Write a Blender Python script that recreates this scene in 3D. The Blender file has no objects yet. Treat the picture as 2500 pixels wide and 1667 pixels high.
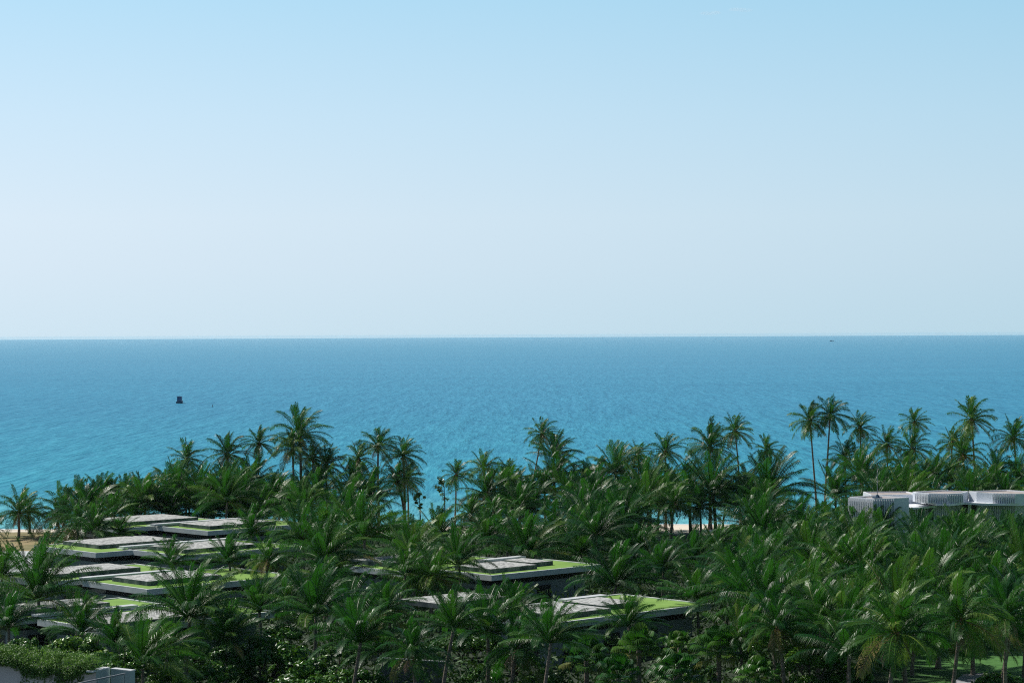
import bpy, math, random
import numpy as np
from mathutils import Vector, Matrix
R = math.radians
rnd = random.Random(7)
sc = bpy.context.scene
col = sc.collection

# ------------------------------------------------------------------ camera
W0, H0, F = 2500.0, 1667.0, 5600.0        # the photograph's pixels, focal length in those pixels
CAMZ = 27.0
cam_d = bpy.data.cameras.new('camera'); cam = bpy.data.objects.new('camera', cam_d); col.objects.link(cam)
cam_d.sensor_width = 36.0; cam_d.lens = F*36.0/W0; cam_d.clip_start = 0.5; cam_d.clip_end = 400000
PITCH, ROLL = -math.atan((833.5-817.5)/F), R(-0.27)
MC = Matrix.Rotation(R(90)+PITCH, 4, 'X') @ Matrix.Rotation(ROLL, 4, 'Z')
cam.matrix_world = Matrix.Translation((0, 0, CAMZ)) @ MC
sc.camera = cam
sc.render.resolution_x, sc.render.resolution_y = 1024, 682
sc.render.engine = 'CYCLES'
sc.cycles.use_denoising = False; sc.render.filter_size = 1.15; sc.cycles.pixel_filter_type = 'BLACKMAN_HARRIS'; sc.cycles.filter_width = 1.15
sc.cycles.max_bounces = 6; sc.cycles.diffuse_bounces = 2; sc.cycles.glossy_bounces = 2
sc.cycles.transmission_bounces = 2; sc.cycles.transparent_max_bounces = 4; sc.cycles.volume_bounces = 1
sc.view_settings.view_transform = 'Standard'; sc.view_settings.look = 'None'
sc.view_settings.exposure = 0.0; sc.view_settings.gamma = 1.0

# ------------------------------------------------------------------ world and sun
SUN_AZ, SUN_EL = 52.0, 50.0               # degrees left of the view, above the horizon
w = bpy.data.worlds.new('World'); sc.world = w; w.use_nodes = True
nt = w.node_tree; N = nt.nodes; L = nt.links; N.clear()
out = N.new('ShaderNodeOutputWorld')
sky = N.new('ShaderNodeTexSky'); sky.sky_type = 'NISHITA'; sky.sun_disc = False
sky.sun_elevation = R(SUN_EL); sky.sun_rotation = R(-SUN_AZ)
sky.air_density = 1.0; sky.dust_density = 0.6; sky.ozone_density = 2.0
bg1 = N.new('ShaderNodeBackground'); bg1.inputs['Strength'].default_value = 0.06
L.new(sky.outputs[0], bg1.inputs[0])
tc = N.new('ShaderNodeTexCoord'); sp = N.new('ShaderNodeSeparateXYZ'); L.new(tc.outputs['Generated'], sp.inputs[0])
rz = N.new('ShaderNodeValToRGB'); L.new(sp.outputs['Z'], rz.inputs[0])   # the low band of the sky by height
def srgb(r, g, b):
    f = lambda c: (c/255/12.92) if c/255 <= 0.04045 else ((c/255+0.055)/1.055)**2.4
    return (f(r), f(g), f(b), 1.0)
e = rz.color_ramp.elements
e[0].position = 0.0; e[0].color = srgb(196, 223, 237)
e[1].position = 0.30; e[1].color = srgb(130, 190, 232)
for p, c in ((0.03, (203, 226, 240)), (0.05, (205, 228, 242)), (0.093, (193, 225, 244)), (0.146, (173, 218, 243))):
    k = rz.color_ramp.elements.new(p); k.color = srgb(*c)
# brighter towards the sun's side
mr = N.new('ShaderNodeMapRange'); L.new(sp.outputs['X'], mr.inputs['Value'])
mr.inputs['From Min'].default_value = -0.25; mr.inputs['From Max'].default_value = 0.25
mr.inputs['To Min'].default_value = 0.0; mr.inputs['To Max'].default_value = 1.0
tr = N.new('ShaderNodeMix'); tr.data_type = 'RGBA'
tr.inputs[6].default_value = (1.17, 1.085, 1.07, 1); tr.inputs[7].default_value = (0.875, 0.922, 0.935, 1)
L.new(mr.outputs[0], tr.inputs[0])
mu = N.new('ShaderNodeMix'); mu.data_type = 'RGBA'; mu.blend_type = 'MULTIPLY'; mu.inputs[0].default_value = 1
L.new(rz.outputs[0], mu.inputs[6]); L.new(tr.outputs[2], mu.inputs[7])
my = N.new('ShaderNodeMapRange'); L.new(sp.outputs['Y'], my.inputs['Value'])
my.inputs['From Min'].default_value = -0.4; my.inputs['From Max'].default_value = 0.9
my.inputs['To Min'].default_value = 0.58; my.inputs['To Max'].default_value = 1.0
vm = N.new('ShaderNodeVectorMath'); vm.operation = 'SCALE'; L.new(mu.outputs[2], vm.inputs[0]); L.new(my.outputs[0], vm.inputs['Scale'])
bg2 = N.new('ShaderNodeBackground'); L.new(vm.outputs[0], bg2.inputs[0]); bg2.inputs['Strength'].default_value = 1.0
mf = N.new('ShaderNodeMapRange'); L.new(sp.outputs['Z'], mf.inputs['Value'])
mf.inputs['From Min'].default_value = 0.155; mf.inputs['From Max'].default_value = 0.25
ms = N.new('ShaderNodeMixShader'); L.new(mf.outputs[0], ms.inputs[0]); L.new(bg2.outputs[0], ms.inputs[1]); L.new(bg1.outputs[0], ms.inputs[2])
L.new(ms.outputs[0], out.inputs[0])

sd = bpy.data.lights.new('sun', 'SUN'); sd.energy = 4.6; sd.angle = R(0.53); sd.color = (1.0, 0.955, 0.88)
so = bpy.data.objects.new('sun', sd); col.objects.link(so); so.location = (-60, 60, 90)
SD = Vector((-math.sin(R(SUN_AZ))*math.cos(R(SUN_EL)), math.cos(R(SUN_AZ))*math.cos(R(SUN_EL)), math.sin(R(SUN_EL))))
so.rotation_euler = SD.to_track_quat('Z', 'Y').to_euler()

# ------------------------------------------------------------------ helpers
def hor(u): return 817.5 + (1250-u)*math.tan(R(0.27))
def P(u, v, z):
    d = MC.to_3x3() @ Vector(((u-1250)/F, (833.5-v)/F, -1))
    t = (z-CAMZ)/d.z
    return Vector((0, 0, CAMZ)) + d*t
def PD(u, v, D):
    d = MC.to_3x3() @ Vector(((u-1250)/F, (833.5-v)/F, -1))
    return Vector((0, 0, CAMZ)) + d*(D/d.y)
MI = MC.to_3x3().transposed()
def proj(p):
    q = MI @ (Vector(p)-Vector((0, 0, CAMZ)))
    return (1250+F*q.x/-q.z, 833.5-F*q.y/-q.z)
def tag(o, label=None, cat=None, group=None, kind=None):
    if label: o['label'] = label
    if cat: o['category'] = cat
    if group: o['group'] = group
    if kind: o['kind'] = kind
    return o
def empty(name, loc, rz=0.0):
    o = bpy.data.objects.new(name, None); col.objects.link(o); o.location = loc; o.rotation_euler = (0, 0, rz)
    o.empty_display_size = 0.3
    return o
def link(name, me, parent=None, mat=None):
    if mat is not None and not me.materials: me.materials.append(mat)
    o = bpy.data.objects.new(name, me); col.objects.link(o)
    if parent is not None: o.parent = parent
    return o
class MB:
    def __init__(s): s.v = []; s.f = []; s.t = []
    def face(s, pts, t=0.0):
        n = len(s.v); s.v.extend([tuple(p) for p in pts]); s.f.append(tuple(range(n, n+len(pts)))); s.t.append(t)
    def prism(s, poly, z0, z1):               # poly of (x, y) counter-clockwise from above
        n = len(s.v); k = len(poly)
        s.v.extend([(p[0], p[1], z0) for p in poly]); s.v.extend([(p[0], p[1], z1) for p in poly])
        s.f.append(tuple(range(n+k-1, n-1, -1))); s.f.append(tuple(range(n+k, n+2*k))); s.t += [0, 0]
        for i in range(k):
            j = (i+1) % k
            s.f.append((n+i, n+j, n+k+j, n+k+i)); s.t.append(0)
    def box(s, o, a, b, la, lb, z0, z1):      # o corner, a/b unit directions, lengths
        p = [o, o+a*la, o+a*la+b*lb, o+b*lb]
        if a.x*b.y-a.y*b.x < 0: p = p[::-1]
        s.prism(p, z0, z1)
    def tube(s, pts, rads, n=7, t=0.0, cap=True):
        base = len(s.v); m = len(pts)
        for i, p in enumerate(pts):
            d = (pts[min(i+1, m-1)]-pts[max(i-1, 0)]).normalized()
            a = d.orthogonal().normalized() if i == 0 else (a-d*a.dot(d)).normalized()
            b = d.cross(a)
            for k in range(n):
                c = 2*math.pi*k/n
                s.v.append(tuple(p+(a*math.cos(c)+b*math.sin(c))*rads[i]))
        for i in range(m-1):
            for k in range(n):
                j = (k+1) % n
                s.f.append((base+i*n+k, base+i*n+j, base+(i+1)*n+j, base+(i+1)*n+k)); s.t.append(t)
        if cap:
            s.f.append(tuple(base+(m-1)*n+k for k in range(n))); s.t.append(t)
            s.f.append(tuple(base+k for k in range(n-1, -1, -1))); s.t.append(t)
    def mesh(s, name, mat, attr=False, smooth=False):
        me = bpy.data.meshes.new(name); me.from_pydata(s.v, [], s.f)
        if mat: me.materials.append(mat)
        if attr:
            at = me.attributes.new('tint', 'FLOAT', 'FACE'); at.data.foreach_set('value', s.t)
        if smooth: me.polygons.foreach_set('use_smooth', [True]*len(me.polygons))
        me.update(); return me
    def build(s, name, mat, parent=None, **k): return link(name, s.mesh(name, mat, **k), parent)

# ------------------------------------------------------------------ materials
def newmat(name):
    m = bpy.data.materials.new(name); m.use_nodes = True
    return m, m.node_tree.nodes, m.node_tree.links, m.node_tree.nodes['Principled BSDF']
def noise_mat(name, c1, c2, scale=2.0, rough=0.8, detail=5, bump=0.0, c3=None, spec=0.3, stretch=None, coord='Object'):
    m, n, l, b = newmat(name)
    t = n.new('ShaderNodeTexCoord'); mp = n.new('ShaderNodeMapping'); l.new(t.outputs[coord], mp.inputs[0])
    if stretch: mp.inputs['Scale'].default_value = stretch
    x = n.new('ShaderNodeTexNoise'); x.inputs['Scale'].default_value = scale; x.inputs['Detail'].default_value = detail
    l.new(mp.outputs[0], x.inputs['Vector'])
    r = n.new('ShaderNodeValToRGB'); l.new(x.outputs['Fac'], r.inputs[0])
    r.color_ramp.elements[0].position = 0.35; r.color_ramp.elements[1].position = 0.65
    r.color_ramp.elements[0].color = (*c1, 1); r.color_ramp.elements[1].color = (*c2, 1)
    if c3:
        k = r.color_ramp.elements.new(0.5); k.color = (*c3, 1)
    l.new(r.outputs[0], b.inputs['Base Color']); b.inputs['Roughness'].default_value = rough
    b.inputs['Specular IOR Level'].default_value = spec
    if bump:
        bp = n.new('ShaderNodeBump'); bp.inputs['Strength'].default_value = bump; l.new(x.outputs['Fac'], bp.inputs['Height']); l.new(bp.outputs[0], b.inputs['Normal'])
    return m
def leaf_mat(name, stops, rough=0.38, trans=0.22, tcol=(0.12, 0.26, 0.02), spec=0.5, var=0.35):
    # stops: colours along the 'tint' attribute, fresh to dry
    m, n, l, b = newmat(name)
    a = n.new('ShaderNodeAttribute'); a.attribute_name = 'tint'
    r = n.new('ShaderNodeValToRGB'); l.new(a.outputs['Fac'], r.inputs[0])
    r.color_ramp.elements[0].color = (*stops[0][1], 1); r.color_ramp.elements[0].position = stops[0][0]
    r.color_ramp.elements[1].color = (*stops[-1][1], 1); r.color_ramp.elements[1].position = stops[-1][0]
    for p, c in stops[1:-1]:
        k = r.color_ramp.elements.new(p); k.color = (*c, 1)
    oi = n.new('ShaderNodeObjectInfo'); hs = n.new('ShaderNodeHueSaturation')
    mr = n.new('ShaderNodeMapRange'); l.new(oi.outputs['Random'], mr.inputs['Value'])
    mr.inputs['To Min'].default_value = 1-var; mr.inputs['To Max'].default_value = 1+var
    l.new(mr.outputs[0], hs.inputs['Value']); l.new(r.outputs[0], hs.inputs['Color'])
    mh = n.new('ShaderNodeMapRange'); l.new(oi.outputs['Random'], mh.inputs['Value'])
    mh.inputs['To Min'].default_value = 0.52; mh.inputs['To Max'].default_value = 0.47
    l.new(mh.outputs[0], hs.inputs['Hue'])
    l.new(hs.outputs[0], b.inputs['Base Color']); b.inputs['Roughness'].default_value = rough
    b.inputs['Specular IOR Level'].default_value = spec
    tb = n.new('ShaderNodeBsdfTranslucent')
    mt = n.new('ShaderNodeMix'); mt.data_type = 'RGBA'; mt.inputs[0].default_value = 0.5
    l.new(hs.outputs[0], mt.inputs[6]); mt.inputs[7].default_value = (*tcol, 1); l.new(mt.outputs[2], tb.inputs[0])
    ms = n.new('ShaderNodeMixShader'); ms.inputs[0].default_value = trans
    l.new(b.outputs[0], ms.inputs[1]); l.new(tb.outputs[0], ms.inputs[2])
    l.new(ms.outputs[0], n['Material Output'].inputs['Surface'])
    return m
M = {}
M['palm'] = leaf_mat('palm_leaf', [(0.0, (0.004, 0.052, 0.012)), (0.36, (0.034, 0.130, 0.016)), (0.60, (0.10, 0.20, 0.026)), (0.8, (0.22, 0.21, 0.06)), (1.0, (0.30, 0.20, 0.10))], rough=0.38, trans=0.26, spec=0.2, tcol=(0.07, 0.36, 0.02))
M['dead'] = leaf_mat('dry_leaf', [(0.0, (0.20, 0.15, 0.09)), (1.0, (0.33, 0.24, 0.15))], rough=0.6, trans=0.15, tcol=(0.3, 0.2, 0.1))
M['broad'] = leaf_mat('broad_leaf', [(0.0, (0.014, 0.085, 0.012)), (0.6, (0.060, 0.20, 0.018)), (1.0, (0.14, 0.30, 0.03))], rough=0.33, trans=0.25, spec=0.4)
M['ivy'] = leaf_mat('ivy_leaf', [(0.0, (0.06, 0.17, 0.03)), (1.0, (0.24, 0.42, 0.08))], rough=0.55, trans=0.38)
M['orange'] = leaf_mat('orange_flower', [(0.0, (0.10, 0.14, 0.02)), (1.0, (0.65, 0.22, 0.03))], rough=0.5, trans=0.2, tcol=(0.6, 0.3, 0.05))
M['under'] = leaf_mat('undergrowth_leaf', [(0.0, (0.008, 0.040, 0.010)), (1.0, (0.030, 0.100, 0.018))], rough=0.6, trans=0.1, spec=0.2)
M['trunk'] = noise_mat('palm_bark', (0.13, 0.105, 0.085), (0.27, 0.225, 0.19), scale=1.6, rough=0.85, bump=0.4, stretch=(1, 1, 7))
M['bark'] = noise_mat('tree_bark', (0.06, 0.05, 0.04), (0.13, 0.11, 0.09), scale=5, rough=0.9)
M['fibre'] = noise_mat('palm_fibre', (0.20, 0.09, 0.05), (0.34, 0.19, 0.10), scale=8, rough=0.9)
M['concrete'] = noise_mat('pale_concrete', (0.56, 0.62, 0.61), (0.70, 0.73, 0.71), scale=0.9, rough=0.7, detail=8)
M['coping'] = noise_mat('concrete_coping', (0.50, 0.54, 0.55), (0.63, 0.65, 0.66), scale=1.3, rough=0.6, detail=8)
M['wallgrey'] = noise_mat('render_wall', (0.22, 0.27, 0.275), (0.32, 0.36, 0.355), scale=0.7, rough=0.8, detail=8)
M['recess'] = noise_mat('dark_recess', (0.018, 0.018, 0.020), (0.035, 0.032, 0.032), scale=3, rough=0.5)  # near-black put into the colour of recesses and window glass
M['turf'] = noise_mat('roof_turf', (0.160, 0.300, 0.055), (0.225, 0.385, 0.085), scale=0.35, rough=0.95, detail=9, c3=(0.195, 0.345, 0.070))
M['stain'] = noise_mat('stained_planter', (0.035, 0.055, 0.06), (0.24, 0.25, 0.25), scale=1.1, rough=0.8, detail=9, stretch=(1, 1, 0.3), c3=(0.085, 0.115, 0.12))
M['white'] = noise_mat('white_paint', (0.74, 0.77, 0.82), (0.82, 0.84, 0.86), scale=0.6, rough=0.5, detail=8)
M['screenback'] = noise_mat('screen_wall', (0.66, 0.72, 0.80), (0.75, 0.80, 0.86), scale=0.8, rough=0.7, detail=8)
M['pinkwall'] = noise_mat('pink_wall', (0.66, 0.58, 0.60), (0.76, 0.68, 0.70), scale=0.8, rough=0.85, detail=9)
M['bluewall'] = noise_mat('weathered_wall', (0.34, 0.45, 0.46), (0.46, 0.54, 0.54), scale=1.1, rough=0.85, detail=9, stretch=(1, 1, 0.35))
M['metal'] = noise_mat('grey_metal', (0.20, 0.24, 0.27), (0.28, 0.31, 0.34), scale=3, rough=0.4)
M['boat'] = noise_mat('boat_paint', (0.012, 0.09, 0.22), (0.02, 0.12, 0.27), scale=1, rough=0.5)
M['dark'] = noise_mat('dark_paint', (0.010, 0.05, 0.10), (0.015, 0.07, 0.13), scale=1, rough=0.5)
# gravel: pale stones of many tones
m, n, l, b = newmat('roof_gravel'); M['gravel'] = m
t = n.new('ShaderNodeTexCoord'); vo = n.new('ShaderNodeTexVoronoi'); vo.inputs['Scale'].default_value = 4.4
l.new(t.outputs['Object'], vo.inputs['Vector'])
sx = n.new('ShaderNodeSeparateColor'); l.new(vo.outputs['Color'], sx.inputs[0])
r = n.new('ShaderNodeValToRGB'); l.new(sx.outputs[0], r.inputs[0])
r.color_ramp.elements[0].color = (0.17, 0.178, 0.172, 1); r.color_ramp.elements[1].color = (0.56, 0.575, 0.55, 1)
k = r.color_ramp.elements.new(0.4); k.color = (0.375, 0.385, 0.368, 1)
ns = n.new('ShaderNodeTexNoise'); ns.inputs['Scale'].default_value = 0.5; ns.inputs['Detail'].default_value = 6; l.new(t.outputs['Object'], ns.inputs['Vector'])
mm = n.new('ShaderNodeMapRange'); l.new(ns.outputs[0], mm.inputs['Value']); mm.inputs['From Min'].default_value = 0.3; mm.inputs['From Max'].default_value = 0.7; mm.inputs['To Min'].default_value = 0.95; mm.inputs['To Max'].default_value = 1.04
hv = n.new('ShaderNodeHueSaturation'); l.new(r.outputs[0], hv.inputs['Color']); l.new(mm.outputs[0], hv.inputs['Value']); l.new(hv.outputs[0], b.inputs['Base Color'])
b.inputs['Roughness'].default_value = 0.85
bp = n.new('ShaderNodeBump'); bp.inputs['Strength'].default_value = 0.4; bp.inputs['Distance'].default_value = 0.03; bp.invert = True; l.new(vo.outputs['Distance'], bp.inputs['Height']); l.new(bp.outputs[0], b.inputs['Normal'])

# ------------------------------------------------------------------ ground, beach, sea
GZ = 1.5
SHORE = 324.0
def shore_y(x): return SHORE + 1.2*math.sin(x*0.045+1)+0.8*math.sin(x*0.11)
g = MB()
xs = [-30000, -8000, -1200, -400] + [-160+4*i for i in range(81)] + [400, 1200, 8000, 30000]
prof = [(-3000, GZ), (0, GZ), (120, GZ), (200, GZ), (270, GZ), (296, GZ), (301, 1.35), (312, 0.75), (324, 0.0), (345, -1.5), (380, -3.5)]
def gz(x, y, z):
    if y < 150 or y > 322: return z
    return z + 0.14*math.sin(x*0.21+y*0.13)+0.10*math.sin(x*0.07-y*0.3) if y < 315 else z+0.05*math.sin(x*0.3)
rows = []
ys = []
for i in range(len(prof)-1):
    (y0, z0), (y1, z1) = prof[i], prof[i+1]
    k = 1 if y0 < 120 else max(1, int((y1-y0)/4))
    for j in range(k): ys.append((y0+(y1-y0)*j/k, z0+(z1-z0)*j/k))
ys.append(prof[-1])
for (y, z) in ys:
    sh = 0 if y < 290 else (shore_y(0)*0+1)
    rows.append([len(g.v)+i for i in range(len(xs))])
    for x in xs:
        yy = y + (shore_y(max(-200, min(200, x)))-SHORE if y > 290 else 0)
        g.v.append((x, yy, gz(x, y, z)))
for i in range(len(rows)-1):
    for j in range(len(xs)-1):
        g.f.append((rows[i][j], rows[i][j+1], rows[i+1][j+1], rows[i+1][j])); g.t.append(0)
# ground material: forest floor, lawn to the right in front, dune grass and sand toward the water
m, n, l, b = newmat('ground'); M['ground'] = m
t = n.new('ShaderNodeNewGeometry'); s = n.new('ShaderNodeSeparateXYZ'); l.new(t.outputs['Position'], s.inputs[0])
def mrange(val, a, bb, c=0.0, d=1.0):
    x = n.new('ShaderNodeMapRange'); l.new(val, x.inputs['Value']); x.inputs['From Min'].default_value = a; x.inputs['From Max'].default_value = bb
    x.inputs['To Min'].default_value = c; x.inputs['To Max'].default_value = d; x.interpolation_type = 'SMOOTHSTEP'; return x.outputs[0]
def nz(scale, detail=6):
    x = n.new('ShaderNodeTexNoise'); x.inputs['Scale'].default_value = scale; x.inputs['Detail'].default_value = detail; l.new(t.outputs['Position'], x.inputs['Vector']); return x.outputs['Fac']
def ramp(val, stops):
    x = n.new('ShaderNodeValToRGB'); l.new(val, x.inputs[0])
    x.color_ramp.elements[0].position = stops[0][0]; x.color_ramp.elements[0].color = (*stops[0][1], 1)
    x.color_ramp.elements[1].position = stops[-1][0]; x.color_ramp.elements[1].color = (*stops[-1][1], 1)
    for p, c in stops[1:-1]: k = x.color_ramp.elements.new(p); k.color = (*c, 1)
    return x.outputs[0]
def mix(f, a, bb):
    x = n.new('ShaderNodeMix'); x.data_type = 'RGBA'; l.new(f, x.inputs[0]); l.new(a, x.inputs[6]); l.new(bb, x.inputs[7]); return x.outputs[2]
def add(a, bb, k):
    x = n.new('ShaderNodeMath'); x.operation = 'MULTIPLY_ADD'; l.new(bb, x.inputs[0]); x.inputs[1].default_value = k; l.new(a, x.inputs[2]); return x.outputs[0]
n1 = nz(0.25); n2 = nz(1.3, 8)
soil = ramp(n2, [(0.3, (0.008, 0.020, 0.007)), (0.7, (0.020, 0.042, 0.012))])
lawn = ramp(n2, [(0.3, (0.035, 0.13, 0.02)), (0.7, (0.07, 0.20, 0.035))])
dune = ramp(n1, [(0.3, (0.13, 0.14, 0.05)), (0.5, (0.27, 0.22, 0.10)), (0.7, (0.34, 0.25, 0.14))])
sand = ramp(n2, [(0.3, (0.68, 0.60, 0.49)), (0.7, (0.78, 0.70, 0.59))])
lawnmask = mrange(s.outputs['X'], 25, 33)
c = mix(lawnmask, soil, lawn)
yw = add(s.outputs['Y'], n1, 10.0)
dm_ = n.new('ShaderNodeMath'); dm_.operation = 'MULTIPLY'; l.new(mrange(yw, 272, 276), dm_.inputs[0]); l.new(mrange(s.outputs['X'], -36, -42), dm_.inputs[1])
c = mix(dm_.outputs[0], c, dune)
yl = add(yw, mrange(s.outputs['X'], -38, -44), -11.0)
c = mix(mrange(yl, 298, 301), c, sand)
wet = n.new('ShaderNodeRGB'); wet.outputs[0].default_value = (0.36, 0.30, 0.23, 1)
c = mix(mrange(s.outputs['Z'], 0.32, 0.10), c, wet.outputs[0])
l.new(c, b.inputs['Base Color']); b.inputs['Roughness'].default_value = 0.95
bp = n.new('ShaderNodeBump'); bp.inputs['Strength'].default_value = 0.5; bp.inputs['Distance'].default_value = 0.2; l.new(n2, bp.inputs['Height']); l.new(bp.outputs[0], b.inputs['Normal'])
tag(g.build('ground', m, smooth=True), kind='structure')

# sea
sea = MB()
sy = [319, 330, 345, 380, 450, 600, 900, 1500, 3000, 8000, 16000, 25000]
for y in sy: sea.v += [(-y*1.2-3000, y, 0.02), (0, y, 0.02), (y*1.2+3000, y, 0.02)]
for i in range(len(sy)-1):
    for j in range(2):
        a = i*3+j; sea.f.append((a, a+1, a+4, a+3)); sea.t.append(0)
m, n, l, b = newmat('sea_water'); M['sea'] = m
t = n.new('ShaderNodeNewGeometry'); s = n.new('ShaderNodeSeparateXYZ'); l.new(t.outputs['Position'], s.inputs[0])
def nzs(sc_, stretch, detail=4, rough=0.55):
    mp = n.new('ShaderNodeMapping'); mp.inputs['Scale'].default_value = stretch; mp.inputs['Rotation'].default_value = (0, 0, R(14)); l.new(t.outputs['Position'], mp.inputs[0])
    x = n.new('ShaderNodeTexNoise'); x.inputs['Scale'].default_value = sc_; x.inputs['Detail'].default_value = detail; x.inputs['Roughness'].default_value = rough; l.new(mp.outputs[0], x.inputs['Vector']); return x.outputs['Fac']
wob = nzs(0.02, (1, 1, 1))
yy = add(s.outputs['Y'], wob, 60.0)
lg = n.new('ShaderNodeMath'); lg.operation = 'LOGARITHM'; lg.inputs[1].default_value = 10; l.new(yy, lg.inputs[0])
depth = n.new('ShaderNodeMapRange'); l.new(lg.outputs[0], depth.inputs['Value']); depth.inputs['From Min'].default_value = 2.54; depth.inputs['From Max'].default_value = 3.7
c = ramp(depth.outputs[0], [(0.0, (0.12, 0.40, 0.44)), (0.08, (0.030, 0.265, 0.375)), (0.35, (0.038, 0.232, 0.375)), (0.65, (0.036, 0.235, 0.385)), (1.0, (0.015, 0.225, 0.37))])
wv = nzs(0.55, (1.0, 0.14, 1), 3, 0.6); wv2 = nzs(0.16, (1.0, 0.10, 1), 4, 0.65)
cv = ramp(wv, [(0.34, (0.68, 0.82, 0.87)), (0.66, (1.32, 1.18, 1.13))])
cv2 = ramp(wv2, [(0.34, (0.86, 0.90, 0.93)), (0.66, (1.14, 1.10, 1.07))])
big = nzs(0.006, (0.4, 1.0, 1), 5)
cb = ramp(big, [(0.3, (0.90, 0.93, 0.95)), (0.7, (1.08, 1.05, 1.04))])
def mul(a, bb):
    x = n.new('ShaderNodeMix'); x.data_type = 'RGBA'; x.blend_type = 'MULTIPLY'; x.inputs[0].default_value = 1; l.new(a, x.inputs[6]); l.new(bb, x.inputs[7]); return x.outputs[2]
c = mul(mul(mul(c, cb), cv), cv2)
df = n.new('ShaderNodeBsdfDiffuse'); l.new(c, df.inputs[0]); gl = n.new('ShaderNodeBsdfGlossy'); gl.inputs['Roughness'].default_value = 0.24; gl.inputs[0].default_value = (0.72, 0.92, 1.0, 1)
mx = n.new('ShaderNodeMixShader'); fr = n.new('ShaderNodeFresnel'); fr.inputs['IOR'].default_value = 1.33; pw = n.new('ShaderNodeMath'); pw.operation = 'POWER'; l.new(fr.outputs[0], pw.inputs[0]); pw.inputs[1].default_value = 14; fm = n.new('ShaderNodeMath'); fm.operation = 'MULTIPLY_ADD'; l.new(pw.outputs[0], fm.inputs[0]); fm.inputs[1].default_value = 0.5; fm.inputs[2].default_value = 0.12; l.new(fm.outputs[0], mx.inputs[0]); l.new(df.outputs[0], mx.inputs[1]); l.new(gl.outputs[0], mx.inputs[2])
n.remove(b); l.new(mx.outputs[0], n['Material Output'].inputs['Surface'])
bp = n.new('ShaderNodeBump'); bp.inputs['Strength'].default_value = 1.0; bp.inputs['Distance'].default_value = 0.55; l.new(wv, bp.inputs['Height']); wsum = add(wv, wv2, 3.0); l.new(wsum, bp.inputs['Height']); l.new(bp.outputs[0], df.inputs['Normal']); l.new(bp.outputs[0], gl.inputs['Normal'])
tag(sea.build('sea', m), kind='structure')
# thin foam line where the water meets the sand
fo = MB(); px = [-120+1.5*i for i in range(161)]
for x in px:
    y = shore_y(x)-0.3; wd = 0.5+0.5*abs(math.sin(x*0.37)+0.5*math.sin(x*0.9))
    fo.v += [(x, y-wd*0.3, 0.055), (x, y+wd, 0.045)]
for i in range(160): fo.f.append((2*i, 2*i+2, 2*i+3, 2*i+1)); fo.t.append(0)
M['foam'] = noise_mat('foam', (0.55, 0.65, 0.66), (0.8, 0.82, 0.82), scale=1.5, rough=0.6)
tag(fo.build('surf', M['foam']), kind='structure')

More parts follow.
